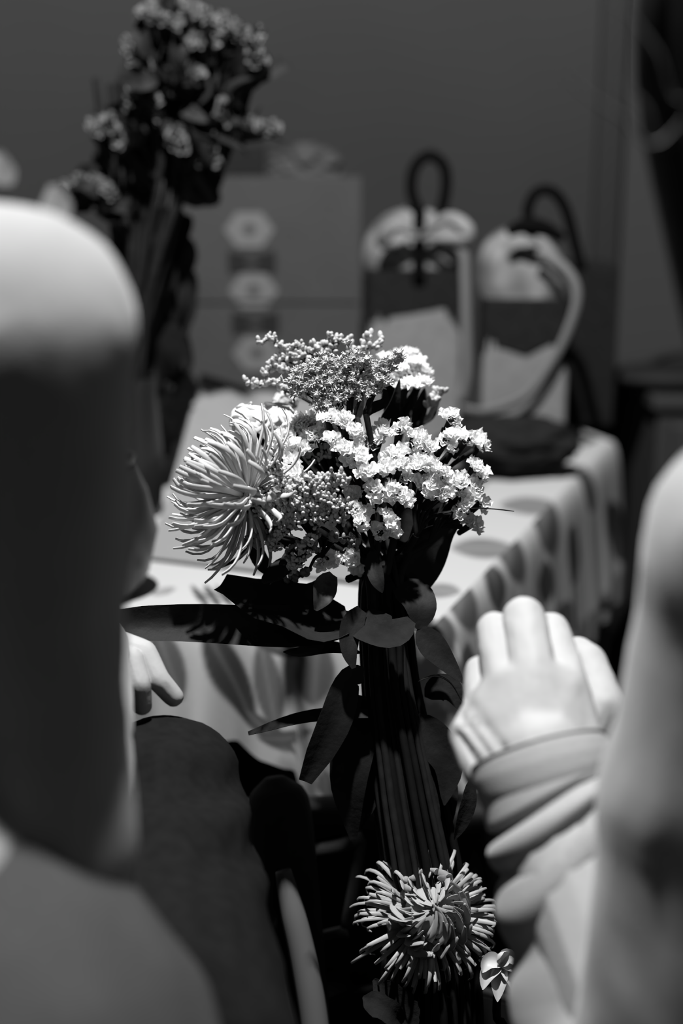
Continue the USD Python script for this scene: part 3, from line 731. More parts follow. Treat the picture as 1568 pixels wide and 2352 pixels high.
goldenrod('budding goldenrod in front of the bouquet, lower left', [
    [(560, 860), (480, 870), (400, 900), (340, 980)], [(590, 890), (500, 920), (420, 960)], [(40, 1000), (110, 960), (180, 985), (260, 1005), (340, 1020)], [(60, 985), (120, 1000), (200, 1010)],
    [(165, 800), (190, 850), (230, 900), (280, 960)], [(200, 780), (215, 830), (200, 880)], [(100, 1050), (200, 1060), (300, 1080), (360, 1090)], [(170, 1140), (250, 1120), (330, 1070)], [(190, 1260), (210, 1200), (260, 1150), (330, 1110)],
    [(290, 1380), (315, 1330), (370, 1260), (410, 1190)], [(530, 1110), (480, 1050), (430, 1010)], [(570, 1090), (520, 1020), (470, 970)], [(600, 1030), (540, 1000), (480, 960)], [(330, 900), (300, 950), (360, 1010)],
    [(250, 920), (300, 990), (380, 1040)], [(420, 1120), (400, 1060), (390, 1000)], [(470, 1110), (440, 1060), (420, 1010)], [(240, 1060), (310, 1030), (390, 1010)], [(400, 860), (440, 920), (430, 990)]],
    P(715, 1230, 0.99), 'bud', 1, dz=-0.012, bud=0.00145, density=3.0, per=4, jitter=12)
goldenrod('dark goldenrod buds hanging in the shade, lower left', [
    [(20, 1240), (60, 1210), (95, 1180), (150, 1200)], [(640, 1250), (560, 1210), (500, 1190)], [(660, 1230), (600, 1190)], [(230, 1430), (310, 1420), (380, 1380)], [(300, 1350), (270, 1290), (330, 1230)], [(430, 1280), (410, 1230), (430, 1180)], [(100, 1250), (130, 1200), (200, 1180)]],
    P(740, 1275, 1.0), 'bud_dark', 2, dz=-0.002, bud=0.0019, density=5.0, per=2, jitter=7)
goldenrod('fluffy goldenrod in full bloom at the top of the bouquet', [
    [(290, 350), (350, 300), (430, 250), (500, 230), (560, 300), (600, 350)], [(620, 180), (650, 220), (690, 260), (640, 300)], [(310, 400), (400, 340), (520, 340), (620, 330)], [(430, 450), (520, 430), (600, 400)],
    [(340, 280), (420, 300), (500, 300)], [(380, 370), (460, 380), (540, 380)], [(480, 270), (560, 250), (600, 220)], [(330, 320), (300, 380), (380, 400)], [(560, 380), (640, 380), (680, 400)], [(440, 330), (500, 400), (540, 440)], [(430, 480), (490, 470), (520, 500)]],
    P(800, 1010, 1.0), 'bud_open', 3, d_fix=0.995, bud=0.0016, density=3.4, fluffy=True, per=3, jitter=12)
goldenrod('goldenrod spike leaning right in front of the white dome', [
    [(890, 210), (840, 230), (770, 265), (755, 330), (740, 380)], [(700, 420), (760, 370), (810, 330)], [(830, 260), (800, 300), (760, 340)], [(720, 300), (760, 320), (780, 360)]],
    P(840, 950, 1.0), 'bud_open', 4, d_fix=1.0, bud=0.0016, density=4.0, fluffy=True, per=2, jitter=8)
goldenrod('round-budded goldenrod at the top left of the bouquet', [
    [(110, 120), (180, 90), (200, 130), (270, 150), (330, 180), (400, 230)], [(500, 80), (540, 110), (470, 130), (420, 170)], [(140, 290), (190, 260), (210, 210), (300, 230)], [(160, 240), (230, 260), (300, 280)],
    [(40, 340), (110, 350), (190, 330), (250, 380), (310, 400)], [(260, 150), (330, 140), (400, 180)], [(240, 200), (320, 200), (390, 250)], [(400, 120), (440, 160), (460, 210)], [(560, 100), (520, 150), (480, 190)]],
    P(790, 1000, 1.05), 'bud', 5, d_fix=1.045, bud=0.00175, density=4.2, per=2, jitter=8)
goldenrod('goldenrod twig with few buds at the bouquet tip', [[(600, 100), (620, 160), (680, 180)], [(720, 80), (690, 130), (670, 200)], [(790, 95), (760, 140), (700, 150), (670, 220)]],
    P(820, 960, 1.05), 'bud', 6, d_fix=1.05, bud=0.0022, density=6.0, per=2, jitter=7)
goldenrod('small goldenrod twig behind the right side of the white dome', [[(1130, 380), (1090, 400), (1070, 450), (1030, 470)], [(1110, 430), (1070, 440), (1040, 460)]],
    P(960, 1010, 1.08), 'bud', 7, d_fix=1.07, bud=0.0023, density=6.0, per=2, jitter=7)
goldenrod('short goldenrod spikes deep in the middle of the bouquet', [[(320, 730), (400, 700), (470, 660), (500, 760)], [(380, 740), (420, 690), (450, 640)], [(600, 840), (560, 780), (540, 720)], [(700, 680), (740, 660), (760, 640)], [(430, 780), (440, 730), (480, 700)]],
    P(790, 1180, 1.03), 'bud', 8, d_fix=1.015, bud=0.0017, density=4.5, per=2, jitter=8)

# leafy stems: every leaf is a part
def leafy(label, node, leaves):
    th = Thing('leafy_stem', label, 'foliage', BUCKET)
    sp = stem_path(node)
    th.part('stem', tube(sp, 0.003, 8), M['stem'], smooth=True)
    for k, (pts, w, nrm, mt, kw) in enumerate(leaves):
        th.part('leaf', sheet([P(*p) for p in pts], w, nrm, seed=k, **({'fold': 0.18} | kw)), M[mt], smooth=50)
CAMN = -FWD
leafy('leafy stem whose broad leaf reaches far left behind the arm', P(860, 1400, 1.03), [
    ([(815, 1432, 1.02), (640, 1440, 1.0), (430, 1432, .985), (240, 1436, .975)], 0.030, CAMN + UP * .15, 'leaf', {'prof': [0.5, .9, 1, .95, .9, .85, .8, .6], 'curl': 0.2}),
    ([(800, 1420, 1.01), (720, 1425, 1.0), (620, 1395, 1.0), (505, 1345, 1.01)], 0.060, CAMN + UP * 1.1, 'leaf', {'prof': [0.3, .8, 1, 1, .85, .75, .6, .3], 'curl': 0.15, 'wav': 0.002}),
    ([(830, 1500, 1.0), (760, 1490, 1.0), (690, 1500, 1.0), (650, 1497, 1.0)], 0.018, UP + CAMN * .4, 'leaf', {}),
    ([(830, 1400, 0.99), (805, 1440, 0.985), (800, 1490, 0.98), (812, 1535, 0.98)], 0.017, CAMN + RT * .3, 'leaf', {'prof': [.5, .9, 1, .9, .8, .55, .2]})])
leafy('leafy stem with pointed leaves under the lower goldenrod', P(800, 1330, 1.01), [
    ([(700, 1290, 1.0), (660, 1300, 1.0), (625, 1330, 0.995), (605, 1340, 0.99)], 0.024, UP + CAMN * .5, 'leaf', {}),
    ([(690, 1285, 1.01), (650, 1240, 1.01), (610, 1210, 1.0), (570, 1190, 1.0)], 0.013, UP + CAMN * .6, 'leaf', {}),
    ([(640, 1330, 1.02), (600, 1290, 1.02), (580, 1240, 1.02), (572, 1200, 1.02)], 0.012, CAMN, 'leaf', {}),
    ([(610, 1250, 1.02), (575, 1260, 1.02), (545, 1285, 1.02), (508, 1303, 1.02)], 0.009, UP + CAMN * .4, 'leaf', {}),
    ([(765, 1320, 0.99), (748, 1345, 0.985), (738, 1375, 0.98), (724, 1402, 0.98)], 0.017, CAMN + RT * .4 + UP * .4, 'leaf_spot', {'prof': [.4, .8, 1, 1, .8, .5, .15]}),
    ([(725, 1215, 0.99), (745, 1205, 0.985), (770, 1222, 0.985), (780, 1226, 0.985)], 0.010, UP + CAMN * .5, 'leaf_mid', {}),
    ([(720, 1240, 1.0), (700, 1262, 1.0), (668, 1282, 1.0), (640, 1296, 1.0)], 0.020, UP + CAMN * .6, 'leaf', {})])
leafy('leafy stem with a large dark leaf at the right of the neck', P(920, 1380, 1.02), [
    ([(900, 1345, 1.03), (950, 1300, 1.03), (1000, 1240, 1.03), (1055, 1195, 1.03)], 0.040, CAMN + RT * .6, 'leaf', {'prof': [.6, 1, 1, .9, .7, .35, .1]}),
    ([(920, 1345, 1.01), (950, 1370, 1.005), (965, 1400, 1.0), (965, 1445, 1.0)], 0.030, CAMN + RT * .8 + UP * .2, 'leaf', {'prof': [.6, .95, 1, .9, .8, .6, .2]}),
    ([(810, 1420, 1.0), (850, 1440, 0.985), (905, 1455, 0.98), (945, 1425, 0.985)], 0.026, UP * 0.35 + CAMN, 'leaf_mid', {'prof': [.5, .9, 1.0, 1.0, .9, .7, .3]}),
    ([(850, 1265, 0.99), (858, 1300, 0.985), (868, 1335, 0.98), (878, 1362, 0.98)], 0.012, CAMN - RT * .3, 'leaf', {}),
    ([(960, 1440, 1.0), (985, 1475, 1.0), (1015, 1510, 1.0), (1065, 1570, 1.0)], 0.020, CAMN + UP * .5, 'leaf', {}),
    ([(960, 1565, 1.0), (1000, 1553, 1.0), (1035, 1570, 1.0), (1060, 1610, 1.0)], 0.008, UP, 'leaf', {}),
    ([(975, 1600, 1.02), (1010, 1580, 1.02), (1040, 1590, 1.02), (1066, 1640, 1.02)], 0.020, CAMN + UP * .4, 'leaf_mid', {})])
leafy('leafy stem with two long leaves drooping from the waist of the bunch', P(880, 1450, 1.02), [
    ([(835, 1550, 1.0), (800, 1560, 0.995), (765, 1660, 0.99), (700, 1795, 0.99)], 0.026, CAMN - RT * .5, 'leaf', {'prof': [.4, .55, .7, .95, 1, .85, .4]}),
    ([(845, 1640, 1.0), (770, 1640, 1.0), (680, 1652, 1.0), (570, 1685, 1.0)], 0.011, CAMN + UP, 'leaf', {'prof': [.7, .8, 1, 1, .9, .7, .3]}),
    ([(840, 1600, 1.01), (815, 1700, 1.01), (800, 1800, 1.01), (812, 1930, 1.02)], 0.030, CAMN, 'leaf', {'prof': [.5, .9, 1, 1, .95, .8, .5, .15]}),
    ([(870, 1620, 1.02), (850, 1720, 1.02), (850, 1820, 1.02), (830, 1900, 1.02)], 0.018, CAMN, 'leaf', {})])
leafy('leafy stem with narrow leaves hanging low on the right of the stems', P(930, 1500, 1.02), [
    ([(960, 1640, 1.01), (1000, 1700, 1.01), (1030, 1760, 1.01), (1020, 1850, 1.01)], 0.026, CAMN, 'leaf', {}),
    ([(985, 1720, 1.03), (1010, 1800, 1.03), (1000, 1900, 1.03), (985, 1990, 1.03)], 0.026, CAMN, 'leaf', {}),
    ([(1080, 1790, 0.99), (1075, 1840, 0.99), (1060, 1890, 0.99), (1043, 1930, 0.99)], 0.013, CAMN + RT * .5, 'leaf_mid', {}),
    ([(920, 1700, 1.01), (950, 1780, 1.01), (980, 1870, 1.01), (1000, 1950, 1.01)], 0.024, CAMN, 'leaf', {}),
    ([(900, 1640, 1.01), (905, 1700, 1.01), (915, 1760, 1.01), (945, 1880, 1.01)], 0.012, CAMN, 'leaf', {})])
leafy('leafy stem with dark leaves standing between the bouquet top and the dome', P(870, 1100, 1.06), [
    ([(900, 985, 1.05), (885, 965, 1.045), (905, 925, 1.04), (918, 870, 1.04)], 0.013, CAMN + RT * .4, 'leaf_mid', {}),
    ([(835, 960, 1.02), (850, 940, 1.015), (880, 925, 1.01), (890, 900, 1.01)], 0.008, CAMN + UP * .4, 'leaf_mid', {}),
    ([(828, 960, 1.03), (822, 930, 1.03), (826, 905, 1.03), (838, 880, 1.03)], 0.009, CAMN, 'leaf_mid', {}),
    ([(940, 985, 1.08), (985, 960, 1.08), (1000, 930, 1.08), (1010, 912, 1.08)], 0.006, CAMN, 'leaf', {})])
leafy('thin twig poking out of the bouquet at the far right', P(970, 1230, 1.03), [
    ([(1020, 1180, 1.0), (1080, 1168, 1.0), (1130, 1169, 1.0), (1180, 1174, 1.0)], 0.0045, UP, 'leaf', {'prof': [.5, .6, .7, 1, 1, .5]})])

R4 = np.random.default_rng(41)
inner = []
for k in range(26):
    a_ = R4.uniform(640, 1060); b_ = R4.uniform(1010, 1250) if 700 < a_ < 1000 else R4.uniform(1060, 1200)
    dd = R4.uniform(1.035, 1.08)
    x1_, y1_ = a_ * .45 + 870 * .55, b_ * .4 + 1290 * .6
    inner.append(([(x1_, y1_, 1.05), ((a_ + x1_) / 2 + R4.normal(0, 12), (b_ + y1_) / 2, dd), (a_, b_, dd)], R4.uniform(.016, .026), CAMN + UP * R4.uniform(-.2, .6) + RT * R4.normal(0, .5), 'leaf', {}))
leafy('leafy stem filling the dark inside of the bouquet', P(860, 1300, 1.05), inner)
# bucket
bk = Thing('flower_bucket', 'black bucket holding the flower stems', 'bucket', BUCKET)
bk.part('body', lathe(BUCKET, [(0.001, 0.001), (0.085, 0.001), (0.115, RIM_Z - 0.01), (0.112, RIM_Z - 0.01), (0.082, 0.006), (0.001, 0.006)]), M['black'])
bk.part('rim', tube(np.array([BUCKET + [0.116 * math.cos(a), 0.116 * math.sin(a), RIM_Z - 0.008] for a in np.linspace(0, 2 * np.pi, 41)]), 0.004, 8, cap=False), M['black'], smooth=True)

# pale low blossom near the sleeve
lc = P(1150, 2215, 0.99)
lp_ = Thing('pale_blossom', 'pale curled blossom low beside the sleeve', 'flower', BUCKET)
for k in range(7):
    a = k * 0.9; d = unit(RT * math.cos(a) + UP * math.sin(a) * 0.9 + CAMN * 0.55)
    lp_.part('petal', sheet([lc, lc + d * 0.007, lc + d * 0.013 - UP * 0.002, lc + d * 0.017 - UP * 0.009], 0.012, CAMN + UP, 0.1, 0.6), M['mum'], smooth=60)
lp_.part('stem', tube(spline([lc, P(1140, 2330, 1.0), np.array([BUCKET[0] + 0.05, BUCKET[1] - 0.02, RIM_Z]), BUCKET + [0.03, 0, 0.05]], 20), 0.003, 8), M['stem'], smooth=True)

# ------------------------------------------------------------------ dark statice bunch in the background
R3 = np.random.default_rng(17)
VY = 1.52
fv_ = on_plane(300, 1040, BACK_Z)
VB = np.array([at_y(300, 900, VY)[0], VY, BACK_Z])
solid('dark_vase', lathe(VB, [(0.001, 0), (0.030, 0), (0.034, 0.05), (0.028, 0.13), (0.030, 0.15), (0.026, 0.15), (0.024, 0.13), (0.001, 0.12)]), M['vase'], 'slim dark vase holding the dim flower bunch', 'vase')
def far_stem(label, clusters, node_px, seed):
    r = np.random.default_rng(seed)
    th = Thing('dim_statice', label, 'flower', VB)
    node = at_y(*node_px, VY)
    tubes = [tube(spline([node, node * 0.5 + VB * 0.5 + [0, 0, 0.09], VB + [r.uniform(-.012, .012), r.uniform(-.012, .012), 0.14], VB + [0, 0, 0.125]], 24), 0.0035, 7)]
    for (px, py, rad, ang) in clusters:
        y = VY + r.uniform(-0.03, 0.01)
        c = at_y(px, py, y)
        tubes.append(tube(spline([c - [0, 0, 0.004], c * 0.5 + node * 0.5 + [0, 0.01, 0.02], node], 12), [0.009, 0.004, 0.003], 6))
        n = max(3, int(rad / 5))
        for k in range(n):
            t = (k / (n - 1) - 0.5) * 2
            p = at_y(px + t * rad * math.cos(ang) + r.normal(0, 5), py + t * rad * math.sin(ang) + r.normal(0, 5), y - 0.004)
            v, f = FLORETS[r.integers(10)]
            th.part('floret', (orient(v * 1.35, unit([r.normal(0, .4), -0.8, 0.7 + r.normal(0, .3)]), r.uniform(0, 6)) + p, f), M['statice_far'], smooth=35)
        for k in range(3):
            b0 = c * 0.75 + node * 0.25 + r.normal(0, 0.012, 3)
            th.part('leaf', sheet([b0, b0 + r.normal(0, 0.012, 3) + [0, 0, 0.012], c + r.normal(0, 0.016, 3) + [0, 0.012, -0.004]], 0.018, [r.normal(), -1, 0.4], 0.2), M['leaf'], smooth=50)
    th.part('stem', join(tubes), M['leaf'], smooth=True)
far_stem('dim statice stem at the top left of the background bunch', [(372, 45, 38, 0.5), (312, 128, 36, 0.9), (330, 215, 26, 0.7), (315, 243, 20, 0.2), (262, 300, 26, 0.9), (420, 130, 26, 0.4)], (365, 420), 1)
far_stem('dim statice stem at the top right of the background bunch', [(445, 25, 34, 0.6), (480, 50, 26, 0.9), (545, 70, 36, 0.6), (585, 110, 34, 1.3), (468, 100, 18, 0.2), (585, 155, 20, 1.5), (385, 10, 30, 0.2)], (430, 400), 2)
far_stem('dim statice stem in the middle of the background bunch', [(420, 145, 32, 0.5), (410, 190, 34, 0.5), (440, 170, 22, 0.3), (512, 258, 20, 1.2), (450, 280, 18, 0.3), (535, 290, 18, 0.6)], (420, 430), 3)
far_stem('dim statice stem with the lowest curled flower row', [(385, 295, 32, 0.5), (410, 325, 26, 0.9), (430, 360, 24, 0.6), (465, 320, 22, 0.7), (485, 345, 30, 1.5), (455, 370, 28, 0.0), (600, 295, 36, 0.3)], (400, 470), 4)
far_stem('dim statice stem low at the left of the background bunch', [(185, 425, 26, 0.1), (250, 435, 16, 0.4), (225, 300, 12, 0.7)], (300, 560), 5)
# dark foliage mass of that bunch
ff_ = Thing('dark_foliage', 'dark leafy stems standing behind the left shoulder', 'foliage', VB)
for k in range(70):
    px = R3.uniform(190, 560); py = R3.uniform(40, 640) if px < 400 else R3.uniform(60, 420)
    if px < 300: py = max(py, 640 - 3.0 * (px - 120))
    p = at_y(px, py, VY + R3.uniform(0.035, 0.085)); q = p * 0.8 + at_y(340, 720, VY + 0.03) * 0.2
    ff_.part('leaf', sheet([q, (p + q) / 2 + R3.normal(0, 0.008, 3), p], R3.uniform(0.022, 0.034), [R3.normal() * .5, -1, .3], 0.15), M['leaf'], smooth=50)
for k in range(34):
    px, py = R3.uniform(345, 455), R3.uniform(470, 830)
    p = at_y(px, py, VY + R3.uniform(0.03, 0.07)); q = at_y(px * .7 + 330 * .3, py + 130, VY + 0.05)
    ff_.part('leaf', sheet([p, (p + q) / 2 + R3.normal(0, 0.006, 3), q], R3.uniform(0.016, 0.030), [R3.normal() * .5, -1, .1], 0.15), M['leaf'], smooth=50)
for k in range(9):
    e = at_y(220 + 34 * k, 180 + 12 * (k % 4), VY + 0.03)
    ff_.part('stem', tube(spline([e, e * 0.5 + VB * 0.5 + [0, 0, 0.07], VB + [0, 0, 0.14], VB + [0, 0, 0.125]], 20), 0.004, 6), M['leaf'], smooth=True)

# ------------------------------------------------------------------ black chair behind the stems
chair = Thing('chair', 'black wooden chair by the table with one pale leg', 'chair', (P(760, 2200, 1.12)[0], P(760, 2200, 1.12)[1], 0))
pa, pb_ = P(632, 1800, 1.09), P(690, 2500, 1.09)
chair.part('back_post', tube(spline([P(630, 1785, 1.09), P(645, 1900, 1.09), P(668, 2150, 1.09), P(700, 2600, 1.09)], 40), [.008, .020, .024, .025, .025, .025, .025, .025, .025, .025, .025, .025], 16), M['chair_wood'], smooth=True)
s0 = P(640, 1985, 1.055); 
chair.part('pale_leg', tube(spline([P(650, 2000, 1.05), P(668, 2080, 1.05), P(698, 2210, 1.05), P(722, 2350, 1.05), P(735, 2500, 1.05), P(745, 2700, 1.05)], 30), [0.006, 0.0095, 0.0105, 0.0105, 0.0105], 12), M['pale_metal'], smooth=True)
def rod(pts, r): return tube(spline([P(*p) for p in pts], 12), r, 10)
chair.part('seat_rail', rod([(700, 1958, 1.14), (780, 1945, 1.14), (835, 1925, 1.14)], 0.006), M['cabinet'], smooth=True)
chair.part('upright', rod([(828, 1930, 1.14), (815, 2020, 1.14), (795, 2130, 1.14)], 0.005), M['cabinet'], smooth=True)
chair.part('lower_rail', rod([(720, 2160, 1.14), (800, 2140, 1.14)], 0.006), M['cabinet'], smooth=True)
sc = P(820, 2250, 1.22)
chair.part('seat', box((sc[0] + 0.05, sc[1], sc[2]), (0.42, 0.05, 0.34), 0.05, 0.02), M['black'])
for sx in (-0.1, 0.2):
    chair.part('leg', tube(np.array([[sc[0] + sx, sc[1], sc[2]], [sc[0] + sx, sc[1], 0.0]]), 0.016, 10), M['black'], smooth=True)

# ------------------------------------------------------------------ people
def sleeve(pts, radii, n, sides, disp): return tube(spline(pts, n), radii, sides, hint=RT, disp=disp)

# --- right person: sweatshirt, left forearm raised, fist seen from the back
pr = Thing('person', 'person at the right in a pale sweatshirt, raising one curled hand', 'person', (0.33, 0.48, 0.0))
sh, el, wr = P(1830, 1250, 0.62), P(1570, 2640, 0.70), P(1240, 1735, 0.79)
ch_, hp, nk, hd = np.array([0.345, 0.49, 0.84]), np.array([0.36, 0.45, 0.60]), np.array([0.29, 0.54, 1.03]), np.array([0.2575, 0.59, 1.182])
J = {  # finger joints: photograph position, depth, radius
    'middle': [(1225, 1560, .805, .0140), (1203, 1420, .835, .0128), (1215, 1440, .868, .0112), (1225, 1500, .875, .0095)],
    'ring': [(1160, 1580, .812, .0130), (1137, 1450, .842, .0116), (1150, 1470, .872, .0105), (1162, 1530, .878, .0090)],
    'pinky': [(1112, 1630, .825, .0122), (1104, 1543, .850, .0098), (1118, 1560, .872, .0090), (1130, 1610, .878, .0080)],
    'index': [(1300, 1585, .812, .0135), (1262, 1450, .850, .0118), (1262, 1470, .878, .0108), (1262, 1520, .885, .0092)],
    'thumb': [(1325, 1725, .822, .0165), (1378, 1625, .825, .0140), (1350, 1525, .845, .0118), (1325, 1500, .862, .0100)]}
JW = {k: [(P(x, y, d), r) for x, y, d, r in v] for k, v in J.items()}
palm = hull([JW[k][0] for k in ('middle', 'ring', 'pinky', 'index')] + [(P(1100, 1690, .81), .0150), (P(1200, 1760, .79), .022), (P(1275, 1760, .79), .022), (P(1320, 1700, .80), .016)])
hand = bones(list(JW.values()) + [[(P(1110, 1640, .82), .013), (P(1085, 1690, .812), .0135), (P(1120, 1765, .80), .015)], [(wr, .027), (P(1300, 1950, .765), .030)]], 0.0035, 22, [palm])
ridge = []
hv, hf, hn = meshkit.arrays(hand, True)
for k in ('middle', 'ring', 'index'):      # tendons on the back of the hand
    a, b = JW[k][0][0], P(1235, 1740, .79)
    ab = b - a; t = np.clip(((hv - a) @ ab) / ab.dot(ab), 0, 1)
    dd = np.linalg.norm(hv - (a + t[:, None] * ab) - 0, axis=1)
    lat = np.abs((hv - (a + t[:, None] * ab)) @ unit(np.cross(ab, FWD)))
    hv = hv + hn * (0.0007 * np.exp(-(lat / 0.005) ** 2) * (1 - t))[:, None] * (hn @ -FWD > 0.2)[:, None]
for x0, y0, x1, y1 in ((1062, 1650, 1150, 1775), (1085, 1630, 1180, 1760), (1050, 1690, 1120, 1790)):      # skin folds at the bent wrist
    a, b = P(x0, y0, .80), P(x1, y1, .79); ab = b - a
    q = hv - a; q = q - np.outer(q @ FWD, FWD); a2 = ab - FWD * ab.dot(FWD)
    t = np.clip(q @ a2 / a2.dot(a2), 0, 1); lat = np.linalg.norm(q - np.outer(t, a2), axis=1)
    hv = hv - hn * (0.0022 * np.exp(-(lat / 0.0026) ** 2))[:, None] * (hn @ -FWD > 0.05)[:, None]
hv = hv + hn * ((meshkit.fbm(hv * 90, 3, 2) - 0.5) * 0.0016)[:, None]
body = bones([[(P(1300, 1950, .765), .034), (el, .042), (sh, .050), (nk - [0, 0, .04], .05), (nk, .052), (hd - [0, 0, .05], .055)], [(ch_, .11), (hp, .13)], [(sh, .05), (ch_ + [0, 0, .04], .10)],
              [(hd, .078), (hd + [0, .025, .045], .082)], [(hd + [0.0, .03, -.05], .05), (hd + [0, .06, -.075], .035)], [(hd + [0, .08, 0], .012), (hd + [0, .105, -.02], .010)],
              [(hp, .11), (hp + [.09, .4, .02], .07), (hp + [.09, .42, -.5], .045)], [(hp, .11), (hp + [-.0, .4, .02], .07), (hp + [.0, .42, -.5], .045)]], 0.02, 6)
pr.part('body', join([(hv, hf), body]), M['skin'], smooth=True)
def folds(s, a):
    r = np.zeros(np.broadcast(s, a).shape); c = np.cos(a)
    for s0, amp, wd, tw, k in ((.105, -.0065, .022, .050, .1), (.16, .0035, .05, .07, .2), (.215, -.0055, .024, .100, .2), (.30, .004, .07, .13, .3), (.37, -.0040, .045, .18, .2), (.52, .003, .09, .16, .2)):
        r = r + amp * np.exp(-((s - s0 + tw * (c + 0.25 * k * np.sin(a * 2))) / wd) ** 2) * (0.8 + 0.2 * np.sin(a + s0 * 40))
    return r
fore = [P(1252, 1790, .785), P(1302, 1930, .775), P(1350, 2120, .765), P(1410, 2350, .75), el]
slv = pr.part('sleeve', sleeve(fore, [.0375, .041, .043, .045, .049, .055, .060], 120, 72, folds), M['knit'], smooth=True)
cuffp = [P(1234, 1722, .790), P(1241, 1745, .788), P(1250, 1775, .786), P(1264, 1815, .784)]
pr.part('cuff', tube(spline(cuffp, 26), [.0365, .0385, .0395, .0395, .038], 120, disp=lambda s, a: 0.0004 * np.sin(a * 60) + 0.0018 * np.exp(-((s - .06) / .06) ** 2), cap=False), M['rib'], smooth=True, parent=slv)
shirt = bones([[(el, .062), (P(1705, 1900, .665), .067), (sh, .0645)], [(sh, .0645), (nk - [0, 0, .07], .07)], [(sh, .0645), (ch_, .13)], [(ch_, .14), (hp, .165)], [(ch_ + [.17, 0, .03], .065), (ch_, .14)],
               [(ch_ + [.17, 0, .03], .065), (ch_ + [.2, .05, -.22], .055), (ch_ + [.12, .3, -.2], .045)], [(ch_ + [.17, 0, .03], .065), (nk - [0, 0, .07], .07)]], 0.012, 10)
pr.part('sweatshirt', wrinkle(shirt, 0.005, 16, 3), M['knit'], smooth=True)
hair_c = bones([[(hd + [0, -.015, .03], .098), (hd + [0, .01, .06], .092)], [(hd + [0, -.04, 0], .09), (nk + [0, -.05, 0], .07)]], 0.012, 6)
pr.part('hair', wrinkle(hair_c, 0.006, 30, 8), M['hair'], smooth=True)
hr = '/World/person/hair'
for k, (a0, drop_, out_) in enumerate(((-0.1, .30, .0), (.35, .33, .012), (.8, .26, .006), (-.6, .34, .01), (1.3, .3, .0), (-1.1, .3, .0), (2.0, .3, .0), (2.8, .3, .0))):
    o = np.array([-math.cos(a0), math.sin(a0), 0])
    if k == 4: o = np.array([-.25, .97, 0])
    pts = [hd + o * .05 + [0, 0, .115], hd + o * .098 + [0, 0, .06], hd + o * (.106 + out_) + [0, 0, -.03], hd + o * (.098 + out_) + [.01, 0, -.13], hd + o * (.085 + out_) + [.02, 0, -.22], hd + o * .07 + [.025, 0, -drop_]]
    if k in (4, 6): pts = pts[:3]
    pr.part('lock', tube(spline(pts, 26), [.012, .024, .024, .020, .016, .006], 12), M['hair'], smooth=True, parent=hr)
for pts in ([(1290, 165), (1345, 215), (1420, 265), (1530, 320)], [(1395, 0), (1450, 40), (1510, 120), (1570, 230)], [(1400, 180), (1480, 240), (1540, 330)]):
    pr.part('wisp', tube(spline([P(a, b, .56) for a, b in pts] + [hd + [-.095, -.01, -.02]], 20), [.0004, .0009, .0008], 6), M['wisp'], smooth=True, parent=hr)
for lg in (0.0, 0.09):
    pr.part('trouser_leg', bones([[(hp + [lg * .6, 0, -.03], .13), (hp + [lg + .02, .42, 0.0], .082), (hp + [lg + .02, .43, -.52], .055)]], 0.02, 4), M['jeans'], smooth=True)
    pr.part('shoe', box((hp[0] + lg + .02, hp[1] + .49, 0.04), (.085, .25, .08), 0, .03), M['shoe'])

# --- left person: back to the lens, dark jeans, hand on the knee
pl = Thing('person', 'person at the left in a soft pale sweater and dark jeans, hand on knee', 'person', (-0.24, 0.55, 0.0))
shl, ell, wrl = P(20, 770, .60), P(48, 2040, .632), P(175, 1500, .90)
hipl, kneel = P(-250, 2650, .60), P(385, 1815, .94)
neck2, head2, chest2 = shl + [-.17, .0, .06], shl + [-.17, .04, .22], shl + [-.16, -.01, -.14]
knl = P(215, 1478, .935)
fing = [[(P(250, 1500, .935), .0095), (P(300, 1515, .93), .0085), (P(320, 1570, .925), .0076), (P(326, 1620, .93), .0066)],
        [(P(270, 1480, .945), .0098), (P(330, 1500, .94), .0088), (P(362, 1560, .935), .0078), (P(398, 1600, .94), .0068)],
        [(P(205, 1520, .93), .0090), (P(240, 1560, .925), .0082), (P(255, 1610, .922), .0072), (P(260, 1640, .93), .0064)],
        [(P(180, 1535, .93), .0085), (P(200, 1570, .925), .0072), (P(203, 1600, .925), .0066), (P(205, 1625, .93), .0058)],
        [(P(180, 1480, .95), .011), (P(215, 1500, .975), .0095), (P(235, 1545, .985), .0085), (P(240, 1580, .985), .0075)]]
palm2 = hull([(wrl, .022), fing[0][0], fing[1][0], fing[2][0], fing[3][0], (P(230, 1475, .93), .012)])
hand2 = bones(fing + [[(wrl, .023), (wrl * .7 + ell * .3, .026)]], 0.0035, 8, [palm2])
body2 = bones([[(wrl * .7 + ell * .3, .028), (ell, .036), (shl, .045), (neck2 - [0, 0, .05], .05), (neck2, .052), (head2 - [0, 0, .06], .055)], [(chest2, .11), (hipl, .12)], [(shl, .045), (chest2, .1)],
               [(head2, .078), (head2 + [0, .025, .045], .082)], [(head2 + [0, .03, -.05], .05), (head2 + [0, .06, -.075], .035)], [(head2 + [0, .08, 0], .012), (head2 + [0, .105, -.02], .01)]], 0.02, 6)
pl.part('body', join([hand2, body2]), M['skin'], smooth=True)
swt = bones([[(ell, .051), (P(8, 1400, .617), .0525), (shl, .0545)], [(ell, .051), (ell * .5 + wrl * .5, .043), (wrl, .033)], [(shl, .0545), (neck2 - [0, 0, .06], .065)], [(shl, .0545), (chest2, .12)], [(chest2, .13), (chest2 * .35 + hipl * .65, .125)],
             [(neck2 - [0, 0, .06], .065), (shl + [-.34, 0, 0], .055)], [(shl + [-.34, 0, 0], .055), (chest2, .12)], [(shl + [-.34, 0, 0], .055), (shl + [-.36, .02, -.28], .047), (shl + [-.28, .25, -.3], .04)]], 0.011, 12)
sw = pl.part('sweater', wrinkle(swt, 0.0055, 16, 6), M['knit_l'], smooth=True)
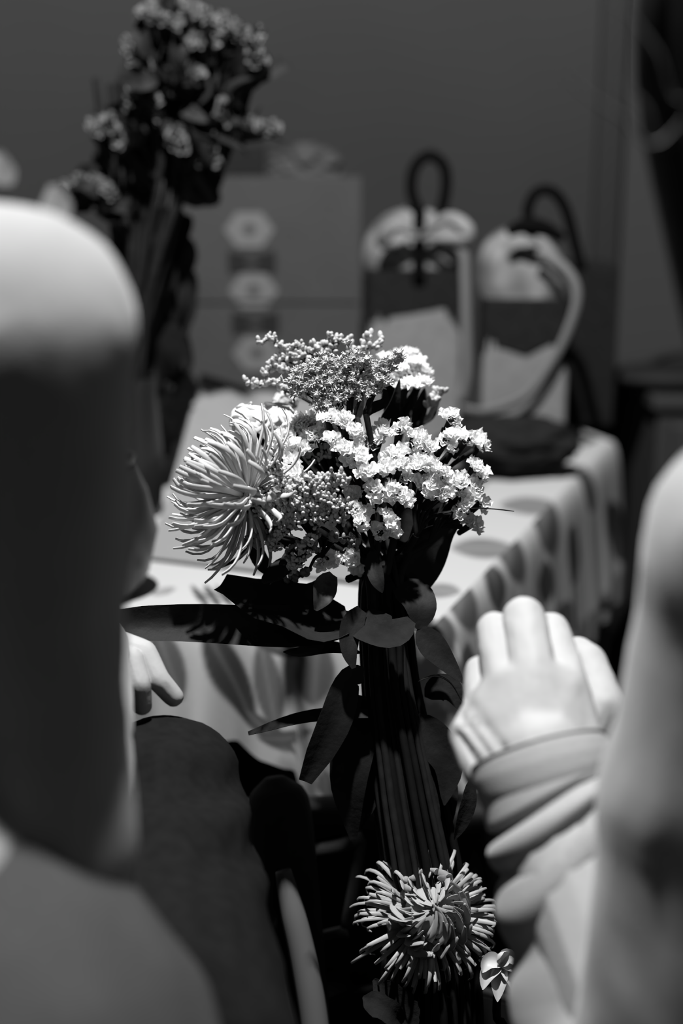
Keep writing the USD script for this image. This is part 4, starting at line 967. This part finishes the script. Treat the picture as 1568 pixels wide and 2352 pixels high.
pl.part('shaded_hips', wrinkle(bones([[(chest2 * .3 + hipl * .7, .122), (hipl, .15), (hipl - [0, 0, .05], .15)]], 0.011, 6), 0.003, 14, 7), M['hip_shade'], smooth=True, label='hips of the sweater in a darker tone, shade put into the colour')  # separate hip piece added, coloured darker to imitate shade
for px, py, w in ((0, 395, 0.011), (128, 470, 0.011)):
    b0 = P(px, py + 30, .64)
    pl.part('ruffle', sheet([b0, P(px + 2, py, .64), P(px - 4, py - 45, .64)], w * 1.3, CAMN, 0.3, prof=[.8, 1, 1, .7, .3]), M['knit_l'], parent=sw)
def knee_fold(v, f):
    n = meshkit.arrays((v, f), True)[2]
    d = v - P(350, 1890, .86)
    return v + n * (0.008 * np.sin(d @ np.array([20, 60, 190])) * np.exp(-(np.linalg.norm(d, axis=1) / .07) ** 2))[:, None], f
hipj = P(320, 2560, .70)
ank = np.array([kneel[0] + .03, kneel[1] + .02, .09])
leg = bones([[(hipl, .135), (hipj, .086), (P(360, 2150, .82), .066), (kneel, .050), (ank, .045)]], 0.009, 8)
pl.part('trouser_leg', knee_fold(*wrinkle(leg, 0.004, 22, 4)), M['jeans'], smooth=True)
leg2 = bones([[(hipl - [.1, 0, 0], .13), (hipj - [.2, 0, 0], .086), (kneel - [.24, 0, 0], .055), (ank - [.24, 0, 0], .045)]], 0.02, 6)
pl.part('trouser_leg', leg2, M['jeans'], smooth=True)
for o in (0, -.24):
    pl.part('shoe', box((ank[0] + o, ank[1] + .06, .04), (.085, .25, .08), 0, .03), M['shoe'])
hair2 = bones([[(head2 + [0, -.015, .03], .1), (head2 + [0, .01, .06], .094)], [(head2 + [0, -.03, 0], .09), (head2 + [.03, -.03, -.07], .08), (head2 + [.05, -.03, -.10], .055)], [(head2 + [.03, -.03, -.03], .085), (head2 + [.10, -.02, -.05], .062)]], 0.012, 6)
pl.part('hair', wrinkle(hair2, 0.006, 30, 9), M['hair'], smooth=True)
# two plain stools
for nm, hpx, zz in (('person in the soft pale sweater', hipl, hipl[2] - .15), ('person with the raised hand', hp, hp[2] - .165)):
    s_ = Thing('stool', f'dark stool under the {nm}', 'stool', (hpx[0], hpx[1], 0))
    s_.part('seat', lathe((hpx[0], hpx[1], zz - .04), [(0.001, 0), (.15, 0), (.16, .01), (.16, .03), (.15, .04), (.001, .04)]), M['black'])
    for a in (0.8, 2.4, 3.9, 5.5):
        s_.part('leg', tube(np.array([[hpx[0] + .12 * math.cos(a), hpx[1] + .12 * math.sin(a), zz - .04], [hpx[0] + .17 * math.cos(a), hpx[1] + .17 * math.sin(a), 0]]), .014, 8), M['black'], smooth=True)
